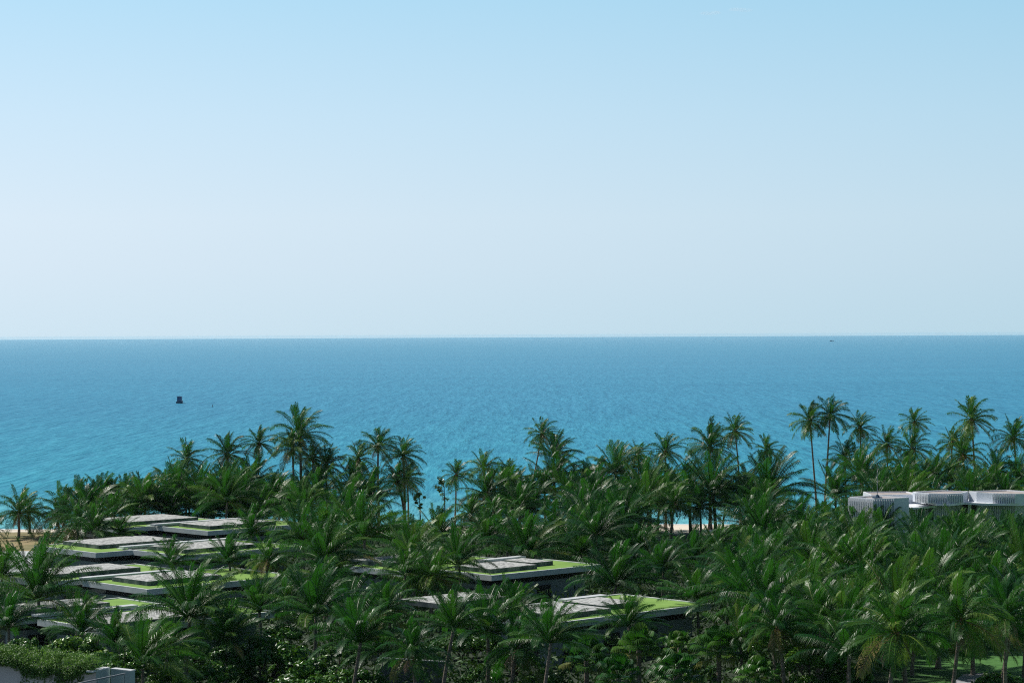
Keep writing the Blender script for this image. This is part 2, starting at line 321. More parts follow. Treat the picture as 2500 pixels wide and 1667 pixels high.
# ------------------------------------------------------------------ villas
U1 = Vector((-math.sin(R(43)), math.cos(R(43)), 0)); U2 = Vector((math.sin(R(47)), math.cos(R(47)), 0))
ROOFZ = 4.9
foot = []
def rect(Lp, Fp, Rp=None, Bp=None, z=ROOFZ):
    Fw = P(*Fp, z); Lw = P(*Lp, z)
    a = (Lw-Fw).dot(U1)
    if Rp: bb = (P(*Rp, z)-Fw).dot(U2)
    else: bb = (P(*Bp, z)-Lw).dot(U2)
    return Vector((Fw.x, Fw.y, 0)), a, bb
def villa(label, slabs, boxes, blade, wall_dz=0.0):
    F0, a0, b0 = rect(*slabs[0])
    root = empty('villa', (F0.x, F0.y, GZ-0.1)); tag(root, label, 'villa', 'low flat-roofed villas among the palms')
    org = Vector((F0.x, F0.y, GZ-0.1))
    def build(mb, name, mat, par):
        mb.v = [(v[0]-org.x, v[1]-org.y, v[2]-org.z) for v in mb.v]
        o = mb.build(name, mat, par); return o
    for si, sdef in enumerate(slabs):
        f, a, b = rect(*sdef); z = ROOFZ + (0.0 if si else -0.004)
        foot.append((f, a, b))
        mb = MB(); mb.box(f, U1, U2, a, b, z-0.52, z-0.16)
        rw = 0.22
        mb.box(f, U1, U2, a, rw, z-0.16, z); mb.box(f+U2*(b-rw), U1, U2, a, rw, z-0.16, z)
        mb.box(f+U2*rw, U1, U2, rw, b-2*rw, z-0.16, z-0.002); mb.box(f+U1*(a-rw)+U2*rw, U1, U2, rw, b-2*rw, z-0.16, z-0.002)
        rs = build(mb, 'roof_slab', M['concrete'], root)
        t = MB(); t.box(f+U1*(rw)+U2*(rw), U1, U2, a-2*rw, b-2*rw, z-0.16, z-0.075); build(t, 'green_roof', M['turf'], rs)
        # clerestory recess and walls
        i1 = min(1.5, a*0.2)
        c = MB(); c.box(f+U1*i1+U2*i1, U1, U2, a-2*i1, b-2*i1, z-1.15, z-0.52); build(c, 'window_strip', M['recess'], root)
        i2 = i1*0.72
        wl = MB(); wl.box(f+U1*i2+U2*i2, U1, U2, a-2*i2, b-2*i2, GZ-0.2, z-1.15); build(wl, 'wall', M['wallgrey'], root)
        # a pair of glazed openings with frames on the two faces towards the photographer
        for (o_, d_, nn, ln) in ((f+U1*i2+U2*i2, U2, -U1, b-2*i2), (f+U1*i2+U2*i2, U1, -U2, a-2*i2)):
            k = 0; q = 1.2
            while q+2.2 < ln:
                d = MB(); d.box(o_+d_*q+nn*0.03, d_, nn, 2.0, -0.06+0.055, GZ, z-1.45)
                wdw = build(d, 'window', M['metal'], root)
                pn = MB(); pn.box(o_+d_*(q+0.09)+nn*0.035, d_, nn, 1.82, 0.012, GZ+0.15, z-1.54); build(pn, 'pane', M['recess'], wdw)
                q += 4.4
    for bd in boxes:
        f, a, b = rect(*bd, z=ROOFZ+0.32); z = ROOFZ+0.32
        mb = MB(); mb.box(f, U1, U2, a, b, ROOFZ-0.074, z); bx = build(mb, 'planter_box', M['stain'], root)
        gv = MB(); na, nb = max(6, int(a/0.4)), max(6, int(b/0.4)); e0 = len(gv.v)
        for i in range(na+1):
            for j in range(nb+1):
                p = f+U1*(0.06+(a-0.12)*i/na)+U2*(0.06+(b-0.12)*j/nb)
                edge = i in (0, na) or j in (0, nb)
                gv.v.append((p.x, p.y, z+(0.006 if edge else 0.04+0.02*rnd.random()+0.03*math.sin(i*0.5)*math.cos(j*0.4))))
        for i in range(na):
            for j in range(nb):
                q = i*(nb+1)+j; gv.f.append((q, q+1, q+nb+2, q+nb+1)); gv.t.append(0)
        gv.v = [(v[0]-org.x, v[1]-org.y, v[2]-org.z) for v in gv.v]
        me = gv.mesh('gravel_bed', M['gravel'], smooth=False)
        me.flip_normals()
        link('gravel_bed', me, bx)
    if blade:
        zt = ROOFZ+0.30
        p0 = P(*blade[0], zt); p1 = P(*blade[1], zt); ln = (p1-p0).dot(U2)
        mb = MB(); mb.box(Vector((p0.x, p0.y, 0))-U1*0.9, U1, U2, 0.9, ln, zt-0.2, zt); 
        cp = build(mb, 'roof_blade', M['coping'], root)
        mb = MB(); mb.box(Vector((p0.x, p0.y, 0))-U1*0.6+U2*0.9, U1, U2, 0.3, ln-1.4, ROOFZ-0.07, zt-0.2); build(mb, 'blade_wall', M['concrete'], root)
    return root
villa('villa with pale gravel roof farthest back on the left, behind the other left villas',
      [((205, 1274), (288, 1289.5), None, (482, 1257)), ((368, 1280), (507, 1296), (737, 1274))],
      [((250, 1264), (302, 1275), (502, 1264)), ((431, 1277), (512, 1284), (661, 1271))], ((367, 1278), (617, 1262.5)))
villa('villa with sharp roof corner and grey wall showing beneath, second row back on the left',
      [((132, 1327), (233.5, 1349), None, (416, 1308)), ((291, 1337), (444, 1356), (726, 1331))],
      [((158, 1320), (242, 1330.5), (442, 1316)), ((362, 1332), (449, 1341.5), (618.5, 1326))], ((290, 1332.5), (571, 1314)))
villa('villa half covered by a big dark palm, grass roof point showing beside it',
      [((18, 1401), (115, 1420), None, (344, 1372)), ((205, 1416), (359, 1438), (715, 1402))],
      [((50, 1392), (128, 1402.5), (363, 1386.5)), ((269, 1408), (359, 1419), (545, 1403))], ((193, 1408), (409, 1390)))
villa('villa at the left edge with gravel roof nearest the ivy-covered wall',
      [((-80, 1493), (22, 1511), None, (265, 1453)), ((99, 1509), (250, 1536), (693, 1494))],
      [((-25, 1480), (52, 1491), (282, 1472)), ((170, 1507), (262, 1523), (520, 1497))], ((77, 1498), (337, 1476)))
villa('middle villa, its bright grass roof ending in a point below the beach gap',
      [((861, 1377), (980, 1395), None, (1155, 1352)), ((1085, 1385), (1200, 1404), (1478, 1378))],
      [((878, 1363), (950, 1374.5), (1097, 1364)), ((1128, 1378), (1197, 1389), (1324, 1379)), ((1240, 1365), (1300, 1373.5), (1354, 1369))], ((1146, 1367), (1286, 1357)))
villa('nearest villa in the middle, with the largest pointed grass roof',
      [((958, 1472), (1088, -493), None, (1262, 1438)), ((1150, 1490), (1345, 1521), (1747, 1474))],
      [((990, 1460), (1075, 1474), (1240, 1455)), ((1255, 1480), (1352, 1501), (1499, 1485)), ((1395, 1464), (1470, 1478), (1568, 1468.5))], ((1363, 1461), (1480, 1451)))

# ------------------------------------------------------------------ white slatted building
def sprism(mb, pts, ztop, zbot, org):
    q = [P(u, v, ztop) for u, v in pts]; pl = [(p.x-org.x, p.y-org.y) for p in q]
    ar = sum(pl[i][0]*pl[(i+1) % len(pl)][1]-pl[(i+1) % len(pl)][0]*pl[i][1] for i in range(len(pl)))
    if ar < 0: pl = pl[::-1]
    mb.prism(pl, zbot-org.z, ztop-org.z); return q
wo = P(2290, 1234, 8.2); org = Vector((wo.x, wo.y, GZ-0.1))
WB = empty('pavilion', org); tag(WB, 'long white pavilion with slatted walls and stepped flat roofs at the right edge', 'building')
def slat_face(p, q, zt, zb, parent, step=0.24, name='slat_screen'):
    d = (q-p); d.z = 0; ln = d.length; d.normalize(); nn = Vector((d.y, -d.x, 0))
    if nn.y > 0: nn = -nn
    mb = MB(); k = int(ln/step)
    for i in range(k+1):
        o = Vector((p.x, p.y, 0))+d*(i*ln/k-0.03)+nn*0.05
        mb.box(o-org*1.0+Vector((0, 0, org.z)), d, nn, 0.075, 0.16, zb-org.z, zt-org.z+0.004)
    mb.build(name, M['white'], parent)
def rim(q, zt, parent, w_=0.16, h=0.13):
    mb = MB(); cen = sum(q, Vector())/len(q); k = len(q)
    inn = [c_ + (cen-c_).normalized()*(w_*1.5) for c_ in q]
    for i in range(k):
        j = (i+1) % k
        pl = [(q[i].x-org.x, q[i].y-org.y), (q[j].x-org.x, q[j].y-org.y), (inn[j].x-org.x, inn[j].y-org.y), (inn[i].x-org.x, inn[i].y-org.y)]
        ar = sum(pl[a][0]*pl[(a+1) % 4][1]-pl[(a+1) % 4][0]*pl[a][1] for a in range(4))
        if ar < 0: pl = pl[::-1]
        mb.prism(pl, zt-org.z+0.003, zt-org.z+h)
    mb.build('roof_rim', M['white'], parent)
M['flatroof'] = noise_mat('roof_membrane', (0.33, 0.29, 0.27), (0.48, 0.43, 0.40), scale=2.0, rough=0.9, detail=9)
def block(pts, zt, zb, slats, name='upper_block'):
    mb = MB(); q = sprism(mb, pts, zt, zb, org); o = mb.build(name, M['screenback'], WB)
    o.data.materials.append(M['flatroof']); o.data.polygons[1].material_index = 1
    rim(q, zt, o)
    for (i, j, st) in slats: slat_face(q[i], q[j], zt, zb, o, st)
    return q
Z1, Z2, Z3 = 9.3, 8.35, 9.0
# left block: tall slatted volume
qb = block([(2107, 1202.5), (2214, 1202), (2236, 1206), (2228, 1209), (2127, 1211)], 8.8, 7.0, [(2, 3, 0.5)])
q1 = block([(2074, 1215), (2146, 1211.5), (2219, 1217), (2181, 1218.5), (2134, 1219.5)], Z3, GZ-0.1, [(0, 4, 0.26), (4, 3, 0.26)], 'tower_block')
q2 = block([(2228, 1202.5), (2297, 1198.8), (2364, 1201.5), (2348, 1206), (2314, 1207.8), (2268, 1206.3), (2237, 1204)], Z1, Z2, [(6, 5, 0.24), (5, 4, 0.24), (4, 3, 0.24)])
q3 = block([(2365, 1201.5), (2457, 1198), (2530, 1203), (2512, 1207.5), (2479, 1207.8), (2425, 1206.3), (2384, 1204)], Z1, Z2, [(5, 4, 0.24)])
mb = MB(); sprism(mb, [(2228, 1219), (2540, 1217), (2540, 1229), (2500, 1229), (2408, 1228.3), (2356, 1226), (2318, 1229.8), (2287, 1228.5), (2262, 1224)], Z2, Z2-0.22, org)
mb.build('terrace_slab', M['white'], WB)
mb = MB(); sprism(mb, [(2190, 1226), (2264, 1224.5), (2288, 1234), (2203, 1240.5), (2180, 1236)], Z2-0.45, Z2-0.65, org)
mb.build('canopy_slab', M['white'], WB)
lw = MB(); ql = sprism(lw, [(2275, 1222), (2540, 1220), (2540, 1226), (2479, 1225.5), (2420, 1224), (2362, 1221.5), (2348, 1223.5), (2314, 1227), (2280, 1228)], Z2-0.225, GZ-0.1, org)
lo = lw.build('lower_wall', M['screenback'], WB)
for (i, j) in ((8, 7), (7, 6), (4, 3)): slat_face(ql[i], ql[j], Z2-0.23, GZ, lo, 0.24)
mb = MB(); sprism(mb, [(2349, 1222.6), (2362, 1220.8), (2381, 1221.6), (2383, 1223.2), (2364, 1222.9), (2350, 1224.4)], Z2-0.24, GZ, org); mb.build('entrance_recess', M['recess'], WB)
lw = MB(); qk = sprism(lw, [(2212, 1232), (2268, 1229), (2283, 1233), (2262, 1235.5), (2222, 1237)], Z2-0.655, GZ-0.1, org); lo2 = lw.build('canopy_wall', M['screenback'], WB)
slat_face(qk[4], qk[3], Z2-0.66, GZ, lo2, 0.26); slat_face(qk[3], qk[2], Z2-0.66, GZ, lo2, 0.26)
for u in (2365, 2369, 2503, 2510):
    p = P(u, 1227, Z2-0.2); mb = MB(); mb.tube([Vector((p.x-org.x, p.y-org.y, -0.05)), Vector((p.x-org.x, p.y-org.y, Z2-0.23-org.z))], [0.09, 0.09], 8); mb.build('column', M['white'], WB)
# mast on the left block
mp_ = P(2142, 1216, Z3)
MT = empty('mast', (mp_.x, mp_.y, Z3+0.003)); tag(MT, 'thin grey mast standing on the left roof of the white pavilion', 'mast')
mb = MB(); mb.tube([Vector((0, 0, 0)), Vector((0, 0, 3.6))], [0.04, 0.03], 6); mb.build('pole', M['metal'], MT)
mb = MB(); mb.tube([Vector((0, 0, 3.6)), Vector((0, 0, 7.2))], [0.02, 0.008], 5); mb.build('whip', M['metal'], MT)
mb = MB(); mb.prism([(-0.5, -0.35), (0.5, -0.35), (0.5, 0.35), (-0.5, 0.35)], 0.0, 0.12); mb.tube([Vector((0, 0, 0.12)), Vector((0, 0, 0.4))], [0.3, 0.12], 8); mb.build('base', M['dark'], MT)

# ------------------------------------------------------------------ palms
WIND = Vector((0.93, -0.30, 0.0))
def frond(mb, r, az, e0, Lf, droop, wind, tint, leaf=1.0, pairs=34, ragged=0.0):
    d = Vector((math.cos(az)*math.cos(e0), math.sin(az)*math.cos(e0), math.sin(e0)))
    p = Vector((d.x*0.12, d.y*0.12, 0.0)); n = 12; st = Lf/n
    pts = [p.copy()]; ds = [d.copy()]
    twist = r.uniform(-0.5, 0.5)
    for i in range(n):
        t = (i+1)/n
        d = (d + Vector((0, 0, -1))*droop*(0.25+1.5*t)*st*0.30 + WIND*wind*(0.2+1.1*t)*st*0.24).normalized()
        p = p + d*st; pts.append(p.copy()); ds.append(d.copy())
    mb.tube(pts, [0.045*(1-0.8*i/n)+0.006 for i in range(n+1)], 3, t=min(1, tint+0.25), cap=False)
    def at(t):
        x = t*n; i = min(int(x), n-1); f = x-i
        return pts[i].lerp(pts[i+1], f), ds[i].lerp(ds[i+1], f).normalized()
    for k in range(pairs):
        t = 0.13+0.87*(k+0.5)/pairs
        q, dd = at(t)
        side = dd.cross(Vector((0, 0, 1)))
        if side.length < 0.15: side = Vector((math.sin(az), -math.cos(az), 0))
        side.normalize(); up = side.cross(dd).normalized()
        tw = twist*t
        s2 = side*math.cos(tw)+up*math.sin(tw); u2 = up*math.cos(tw)-side*math.sin(tw)
        ll = leaf*(0.55+0.75*math.sin(min(1, t*1.25)*math.pi*0.62))*(1.0 if t < 0.7 else 1-(t-0.7)*1.9)
        if ragged and r.random() < ragged*0.35: continue
        for sg in (-1, 1):
            if ragged and r.random() < ragged*0.5: continue
            l_ = ll*r.uniform(0.8, 1.1)
            fwd = 0.42+0.5*t+r.uniform(-0.08, 0.08)
            v1 = (s2*sg*(1-0.25*t)+dd*fwd+u2*(0.30-0.35*t+r.uniform(-0.1, 0.1))+WIND*wind*0.28).normalized()
            v2 = (v1*0.75+Vector((0, 0, -1))*(0.8+0.45*droop)*r.uniform(0.7, 1.3)+WIND*wind*0.40).normalized()
            wd = dd.cross(v1).cross(v1)
            if wd.length < 0.05: wd = dd.copy()
            wd.normalize(); hw = 0.027*leaf**0.4
            a, b2, c2 = q, q+v1*l_*0.5, q+v1*l_*0.5+v2*l_*0.55
            base = len(mb.v)
            mb.v += [tuple(a-wd*hw*0.6), tuple(a+wd*hw*0.6), tuple(b2+wd*hw), tuple(b2-wd*hw), tuple(c2)]
            tt = min(1, max(0, tint+r.uniform(-0.08, 0.08)))
            mb.f += [(base, base+1, base+2, base+3), (base+3, base+2, base+4)]; mb.t += [tt, tt]
def crown(kind, seed):
    r = random.Random(seed); mb = MB(); dm = None
    if kind == 'young':
        nf, L0, dr, wi, e_hi, e_lo = 32, 4.6, 0.56, 0.45, 89, 8
    elif kind == 'mature':
        nf, L0, dr, wi, e_hi, e_lo = 32, 3.8, 0.80, 0.55, 89, -20
    else:
        nf, L0, dr, wi, e_hi, e_lo = 30, 3.15, 0.9, 0.75, 89, -42
    for i in range(nf):
        x = (i+r.uniform(-0.3, 0.3))/nf; x = max(0, min(1, x))
        e0 = R(e_hi+(e_lo-e_hi)*x**0.85+r.uniform(-7, 7)); az = i*2.39996+r.uniform(-0.3, 0.3)
        tint = 0.05+0.50*r.random()**1.4+(0.20 if x > 0.8 and r.random() < 0.5 else 0)
        Lf = L0*(0.74+0.34*math.sin(min(1, 0.25+x)*math.pi*0.6))*r.uniform(0.88, 1.08)
        if x > 0.85 and r.random() < (0.35 if kind != 'young' else 0.06): tint = 0.8
        frond(mb, r, az, e0, Lf, dr*r.uniform(0.7, 1.35), wi*r.uniform(0.6, 1.3), tint, leaf=(0.90 if kind != 'tall' else 0.80)*r.uniform(0.85, 1.15), pairs=(52 if kind == 'young' else 46), ragged=(0.0 if kind == 'young' else 0.12 if kind == 'mature' else 0.3))
    # spear leaf
    mb.tube([Vector((0, 0, 0)), Vector((0.06, 0, 1.2)), Vector((0.2, 0, 2.4*L0/3.9))], [0.06, 0.04, 0.01], 4, t=0.55)
    return mb.mesh('crown', M['palm'], attr=True)
def skirt(seed, n_=5):
    r = random.Random(seed); mb = MB()
    for i in range(n_):
        frond(mb, r, r.uniform(0, 6.28), R(r.uniform(-62, -30)), r.uniform(1.5, 2.3), 1.3, 0.3, r.uniform(0.2, 0.9), leaf=0.6, pairs=18, ragged=0.4)
    return mb.mesh('dead_fronds', M['dead'], attr=True)
def heartm(seed):
    r = random.Random(seed); mb = MB()
    mb.tube([Vector((0, 0, -0.75)), Vector((0, 0, -0.35)), Vector((0, 0, 0.1)), Vector((0, 0, 0.3))], [0.14, 0.24, 0.2, 0.08], 7, t=0.3)
    for i in range(9):
        a = r.uniform(0, 6.28); c = Vector((0.27*math.cos(a), 0.27*math.sin(a), r.uniform(-0.45, -0.1)))
        mb.tube([c+Vector((0, 0, -0.13)), c+Vector((0, 0, -0.07)), c+Vector((0, 0, 0.05)), c+Vector((0, 0, 0.12))], [0.05, 0.12, 0.12, 0.04], 6, t=0.8)
    return mb.mesh('fruit_bunch', M['fibre'], attr=True)
NOM = {'young': 2.9, 'mature': 3.3, 'tall': 2.8}
CR = {k: [crown(k, 100*i+7+len(k)) for i in range(9)] for k in ('young', 'mature', 'tall')}
SK = [skirt(50+i) for i in range(4)]; HT = [heartm(80+i) for i in range(3)]
palms = []
cnt = {'young': 0, 'mature': 0, 'tall': 0}
def add_palm(hub, kind, rad, lean=None, thick=1.0):
    """hub: world point of the crown's centre; rad: crown radius in metres; lean: (dx, dy) of base from hub."""
    r = rnd; h = hub.z-GZ
    if lean is None: lean = (r.uniform(-0.16, 0.10)*h, r.uniform(-0.09, 0.09)*h)
    base = Vector((hub.x+lean[0], hub.y+lean[1], GZ-0.25))
    nm = {'young': 'young_coconut_palm', 'mature': 'coconut_palm', 'tall': 'tall_coconut_palm'}[kind]
    root = empty(nm, base)
    s = rad/NOM[kind]; s = max(0.62, min(1.6, s))
    k = 9; pts = []; H_ = hub.z-base.z
    for i in range(k+1):
        t = i/k; w_ = t**1.6
        pts.append(Vector((-lean[0]*w_+0.1*math.sin(t*5+hub.x)*t*(1-t)*2, -lean[1]*w_, H_*t)))
    r0, r1 = (0.21, 0.12) if kind != 'tall' else (0.19, 0.10)
    rr = [(r1+(r0-r1)*(1-i/k)**1.6+(0.12 if i == 0 else 0))*thick*max(0.85, s) for i in range(k+1)]
    mb = MB(); mb.tube(pts, rr, 8)
    mb.build('trunk', M['trunk'], root, smooth=True)
    i = cnt[kind]; cnt[kind] += 1
    c = link('crown', CR[kind][(i*4+i//9) % 9], root)
    c.location = (hub.x-base.x, hub.y-base.y, hub.z-base.z)
    flip = r.random() < 0.5
    c.scale = (s, s*(-1 if flip else 1), s*r.uniform(0.88, 1.16)); c.rotation_euler = (r.uniform(-0.13, 0.13), r.uniform(-0.10, 0.17), r.uniform(-0.55, 0.55))
    if kind != 'young':
        c2 = link('fruit_bunch', HT[i % 3], root); c2.location = c.location; c2.scale = (s, s, s)
        c2.rotation_euler = (0, 0, r.uniform(0, 6))
        if kind == 'tall' or i % 2 == 0 or (kind == 'mature'):
            d = link('dead_fronds', SK[i % 4], root); d.location = c.location; d.scale = (s, s, s); d.rotation_euler = (0, 0, r.uniform(-0.6, 0.6))
    u, v = proj(hub); palms.append(dict(o=root, kind=kind, u=u, v=v, D=hub.y, h=h, r=rad, base=base, hub=hub))
    return root
# crown centres read off the photograph: (u, v, crown radius px, kind, distance, base shift px)
sky_palms = [
 (47, 1247, 52, 'mature', 292, 0), (70, 1246, 34, 'mature', 300, 2), (153, 1250, 60, 'mature', 292, 2), (140, 1256, 34, 'mature', 300, 4), (196, 1212, 42, 'mature', 296, 0),
 (252, 1200, 40, 'young', 296, 0), (354, 1204, 55, 'young', 292, 0), (310, 1205, 38, 'young', 298, 0), (456, 1116, 40, 'tall', 300, 5), (556, 1103, 50, 'mature', 300, 3),
 (633, 1078, 36, 'tall', 302, -6), (731, 1056, 60, 'mature', 300, 6), (714, 1093, 46, 'mature', 298, 5), (764, 1112, 40, 'tall', 302, -2), (797, 1130, 44, 'mature', 300, 0),
 (876, 1116, 36, 'tall', 301, 2), (923, 1085, 46, 'mature', 302, 0), (984, 1108, 44, 'mature', 300, 4), (970, 1168, 52, 'mature', 298, 22), (994, 1163, 38, 'tall', 304, 3),
 (1114, 1156, 34, 'tall', 302, -4), (1182, 1140, 40, 'mature', 302, 0), (1190, 1200, 62, 'mature', 288, 0), (1324, 1054, 38, 'tall', 304, -34), (1352, 1096, 38, 'young', 300, 0),
 (1354, 1150, 50, 'young', 296, 0), (1239, 1150, 32, 'tall', 302, 0), (1557, 1106, 34, 'tall', 303, 4), (1624, 1097, 42, 'tall', 303, 0), (1733, 1086, 56, 'mature', 300, 0),
 (1795, 1048, 38, 'tall', 303, 12), (1504, 1130, 50, 'young', 298, 0), (1457, 1160, 48, 'young', 294, 0), (1587, 1172, 56, 'young', 292, 0), (1681, 1186, 58, 'young', 288, 6),
 (1742, 1172, 66, 'young', 284, 4), (1872, 1095, 32, 'tall', 303, 0), (1977, 1022, 42, 'tall', 302, 16), (2027, 1008, 44, 'tall', 302, -16), (2100, 1040, 36, 'tall', 303, 2),
 (2062, 1112, 36, 'mature', 300, 2), (2165, 1080, 40, 'tall', 302, 2), (2233, 1026, 34, 'tall', 303, 3), (2227, 1091, 44, 'tall', 300, -2), (2372, 1018, 48, 'tall', 303, 10),
 (2325, 1076, 34, 'tall', 303, -8), (2352, 1104, 50, 'tall', 299, 0), (2475, 1062, 48, 'tall', 301, 10), (2432, 1146, 48, 'mature', 292, 0), (2209, 1143, 34, 'young', 294, 0),
 (2282, 1153, 42, 'young', 290, 0), (2106, 1146, 58, 'young', 290, 0), (1880, 1180, 64, 'young', 286, 0), (2040, 1186, 52, 'young', 284, 0), (2318, 1162, 34, 'young', 292, 0),
 (1822, 1210, 50, 'young', 282, 0), (430, 1180, 50, 'young', 296, 0), (490, 1190, 52, 'young', 292, 0), (560, 1182, 50, 'young', 294, 0), (612, 1168, 44, 'young', 298, 0),
 (670, 1202, 50, 'young', 292, 0), (780, 1190, 52, 'young', 294, 0), (862, 1168, 42, 'young', 298, 0), (850, 1210, 54, 'young', 288, 0), (905, 1200, 46, 'young', 292, 0),
 (1245, 1190, 42, 'young', 296, 0), (1300, 1215, 50, 'young', 288, 0), (1390, 1210, 52, 'young', 290, 0), (1480, 1228, 58, 'young', 284, 0), (2490, 1160, 40, 'young', 294, 0),
 (2375, 1172, 36, 'young', 290, 0), (270, 1216, 44, 'young', 296, 0), (395, 1222, 46, 'young', 293, 0), (455, 1208, 48, 'young', 298, 0), (520, 1218, 46, 'young', 293, 0), (590, 1212, 48, 'young', 296, 0), (640, 1226, 44, 'young', 292, 0), (700, 1236, 46, 'young', 290, 0), (345, 1212, 40, 'young', 298, 0), (410, 1198, 42, 'young', 300, 0), (520, 1200, 40, 'young', 300, 0), (680, 1185, 42, 'young', 302, 0), (740, 1200, 40, 'young', 300, 0), (330, 1246, 44, 'young', 290, 0), (420, 1240, 44, 'young', 291, 0), (500, 1244, 44, 'young', 290, 0), (570, 1240, 46, 'young', 291, 0), (820, 1240, 50, 'young', 284, 0), (1270, 1240, 44, 'young', 286, 0), (1330, 1180, 46, 'young', 298, 0), (1420, 1180, 48, 'young', 298, 0), (1540, 1190, 48, 'young', 296, 0), (1640, 1170, 46, 'young', 300, 0), (1830, 1180, 44, 'young', 300, 0), (2190, 1180, 42, 'young', 280, 0), (2250, 1172, 38, 'young', 288, 0), (2420, 1178, 40, 'young', 286, 0), (2150, 1170, 40, 'young', 284, 0), (1932, 1160, 0, 'skip', 0, 0),
]
inner = [   # (u, v, r px, kind, crown height above the ground)
 (94, 1418, 92, 'young', 5.0), (232, 1276, 46, 'young', 4.6), (296, 1287, 36, 'young', 4.4), (464, 1458, 96, 'young', 6.0), (285, 1550, 46, 'young', 3.4), (410, 1560, 60, 'young', 3.8), (555, 1540, 62, 'young', 4.4), (500, 1480, 40, 'young', 4.0), (22, 1500, 60, 'young', 5.0), (200, 1512, 62, 'young', 4.2),
 (348, 1585, 92, 'young', 5.0), (634, 1462, 58, 'young', 4.6), (616, 1284, 44, 'young', 4.6), (560, 1352, 46, 'young', 4.0), (420, 1368, 22, 'young', 3.6), (6, 1392, 36, 'young', 4.2),
 (738, 1285, 62, 'young', 5.6), (655, 1360, 56, 'mature', 5.0), (799, 1335, 74, 'young', 6.0), (890, 1280, 74, 'young', 6.2), (1015, 1315, 50, 'young', 4.6), (1070, 1282, 54, 'young', 4.4),
 (1120, 1350, 58, 'young', 6.0), (1190, 1290, 52, 'young', 5.2), (990, 1385, 38, 'young', 5.2), (791, 1405, 64, 'mature', 5.4), (771, 1462, 80, 'young', 5.6), (946, 1478, 70, 'mature', 6.6),
 (1108, 1500, 64, 'young', 6.6), (1252, 1484, 48, 'young', 6.0), (1288, 1320, 74, 'young', 3.2), (1404, 1300, 72, 'young', 3.2), (1565, 1318, 52, 'young', 4.8), (1504, 1392, 74, 'young', 3.2),
 (1345, 1530, 76, 'young', 7.0), (1535, 1506, 42, 'young', 5.0), (1806, 1540, 56, 'young', 4.8), (1794, 1385, 78, 'mature', 5.6), (1620, 1365, 56, 'young', 4.6), (1697, 1352, 52, 'young', 4.4),
 (1983, 1345, 70, 'young', 5.6), (2093, 1312, 62, 'young', 5.0), (2251, 1318, 66, 'young', 5.2), (2339, 1290, 44, 'young', 4.4), (2448, 1300, 48, 'young', 4.4), (2389, 1310, 56, 'young', 4.6),
 (2314, 1370, 72, 'young', 5.6), (2005, 1483, 82, 'young', 6.2), (2195, 1455, 84, 'young', 6.2), (2190, 1530, 118, 'mature', 7.0), (2345, 1500, 105, 'mature', 7.0), (1869, 1372, 66, 'young', 5.4),
 (1919, 1462, 76, 'young', 5.6), (2440, 1400, 70, 'young', 5.6), (2120, 1380, 66, 'young', 5.4), (1700, 1430, 60, 'young', 4.6), (826, 1392, 44, 'young', 4.0), (700, 1440, 48, 'young', 4.8),
 (880, 1530, 74, 'young', 6.0), (2460, 1490, 84, 'mature', 6.4), (1430, 1250, 56, 'young', 5.6), (1150, 1250, 44, 'mature', 5.8),
 (1945, 1262, 56, 'young', 5.2), (2012, 1262, 40, 'young', 4.6), (960, 1290, 50, 'young', 5.0), (1350, 1270, 52, 'young', 5.0), (1240, 1280, 46, 'young', 4.8),
 (2155, 1288, 46, 'young', 4.2), (2100, 1280, 48, 'young', 4.2), (2056, 1278, 46, 'young', 4.2), (1900, 1290, 44, 'young', 4.6), (930, 1560, 60, 'young', 4.2), (1010, 1585, 62, 'mature', 5.6), (1750, 1330, 30, 'young', 3.0)]
for (u, v, rp, kind, D, bs) in sky_palms:
    if kind == 'skip': continue
    v += rp*(0.55 if kind == 'young' else 0.12); hub = PD(u, v, D); rp = rp*1.14
    add_palm(hub, kind, rp*D/F, lean=(bs*D/F, rnd.uniform(-0.5, 0.5)), thick=(1.15 if kind == 'mature' else 1.0))
for (u, v, rp, kind, h) in inner:
    v += rp*(0.50 if kind == 'young' else 0.15); h -= 0.7 if (kind == 'young' and h > 4.1) else 0; hub = P(u, v, GZ+h); add_palm(hub, kind, rp*1.08*hub.y/F)
n_hand = len(palms)
# filler palms: a jittered field, kept off the villas and out of the openings the photo shows
keep = [(245, 1256, 740, 1300, 270), (130, 1303, 700, 1366, 250), (125, 1368, 425, 1445, 225), (545, 1382, 716, 1412, 226), (0, 1448, 345, 1510, 190), (620, 1480, 692, 1502, 195), (862, 1358, 935, 1392, 235),
        (1148, 1348, 1480, 1398, 233), (985, 1440, 1060, 1490, 195), (1380, 1448, 1748, 1516, 190), (2070, 1195, 2500, 1262, 262), (1590, 1262, 1790, 1326, 330), (0, 1262, 110, 1396, 330),
        (935, 1190, 1125, 1268, 330), (1305, 1120, 1345, 1235, 330), (1935, 1120, 2020, 1215, 330), (2370, 1585, 2500, 1650, 182), (2120, 1655, 2330, 1667, 150), (925, 1600, 1100, 1667, 165), (0, 1560, 330, 1667, 330), (480, 1550, 900, 1667, 175), (1380, 1570, 1920, 1667, 168)]
def in_foot(x, y, m_):
    for (f, a, b) in foot:
        d = Vector((x, y, 0))-f; s_, t_ = d.dot(U1), d.dot(U2)
        if -m_ < s_ < a+m_ and -m_ < t_ < b+m_: return True
    d = Vector((x, y, 0))
    return 34 < x < 70 and 247 < y < 262
def min_hub_v(u):
    pts = [(0, 1262), (150, 1240), (330, 1210), (450, 1186), (620, 1180), (900, 1196), (960, 1262), (1120, 1262), (1180, 1215), (1300, 1200), (1500, 1185), (1700, 1190), (1900, 1190), (2100, 1172), (2500, 1165)]
    for (a, b), (c, d) in zip(pts, pts[1:]):
        if a <= u <= c: return b+(d-b)*(u-a)/(c-a)
    return 1180
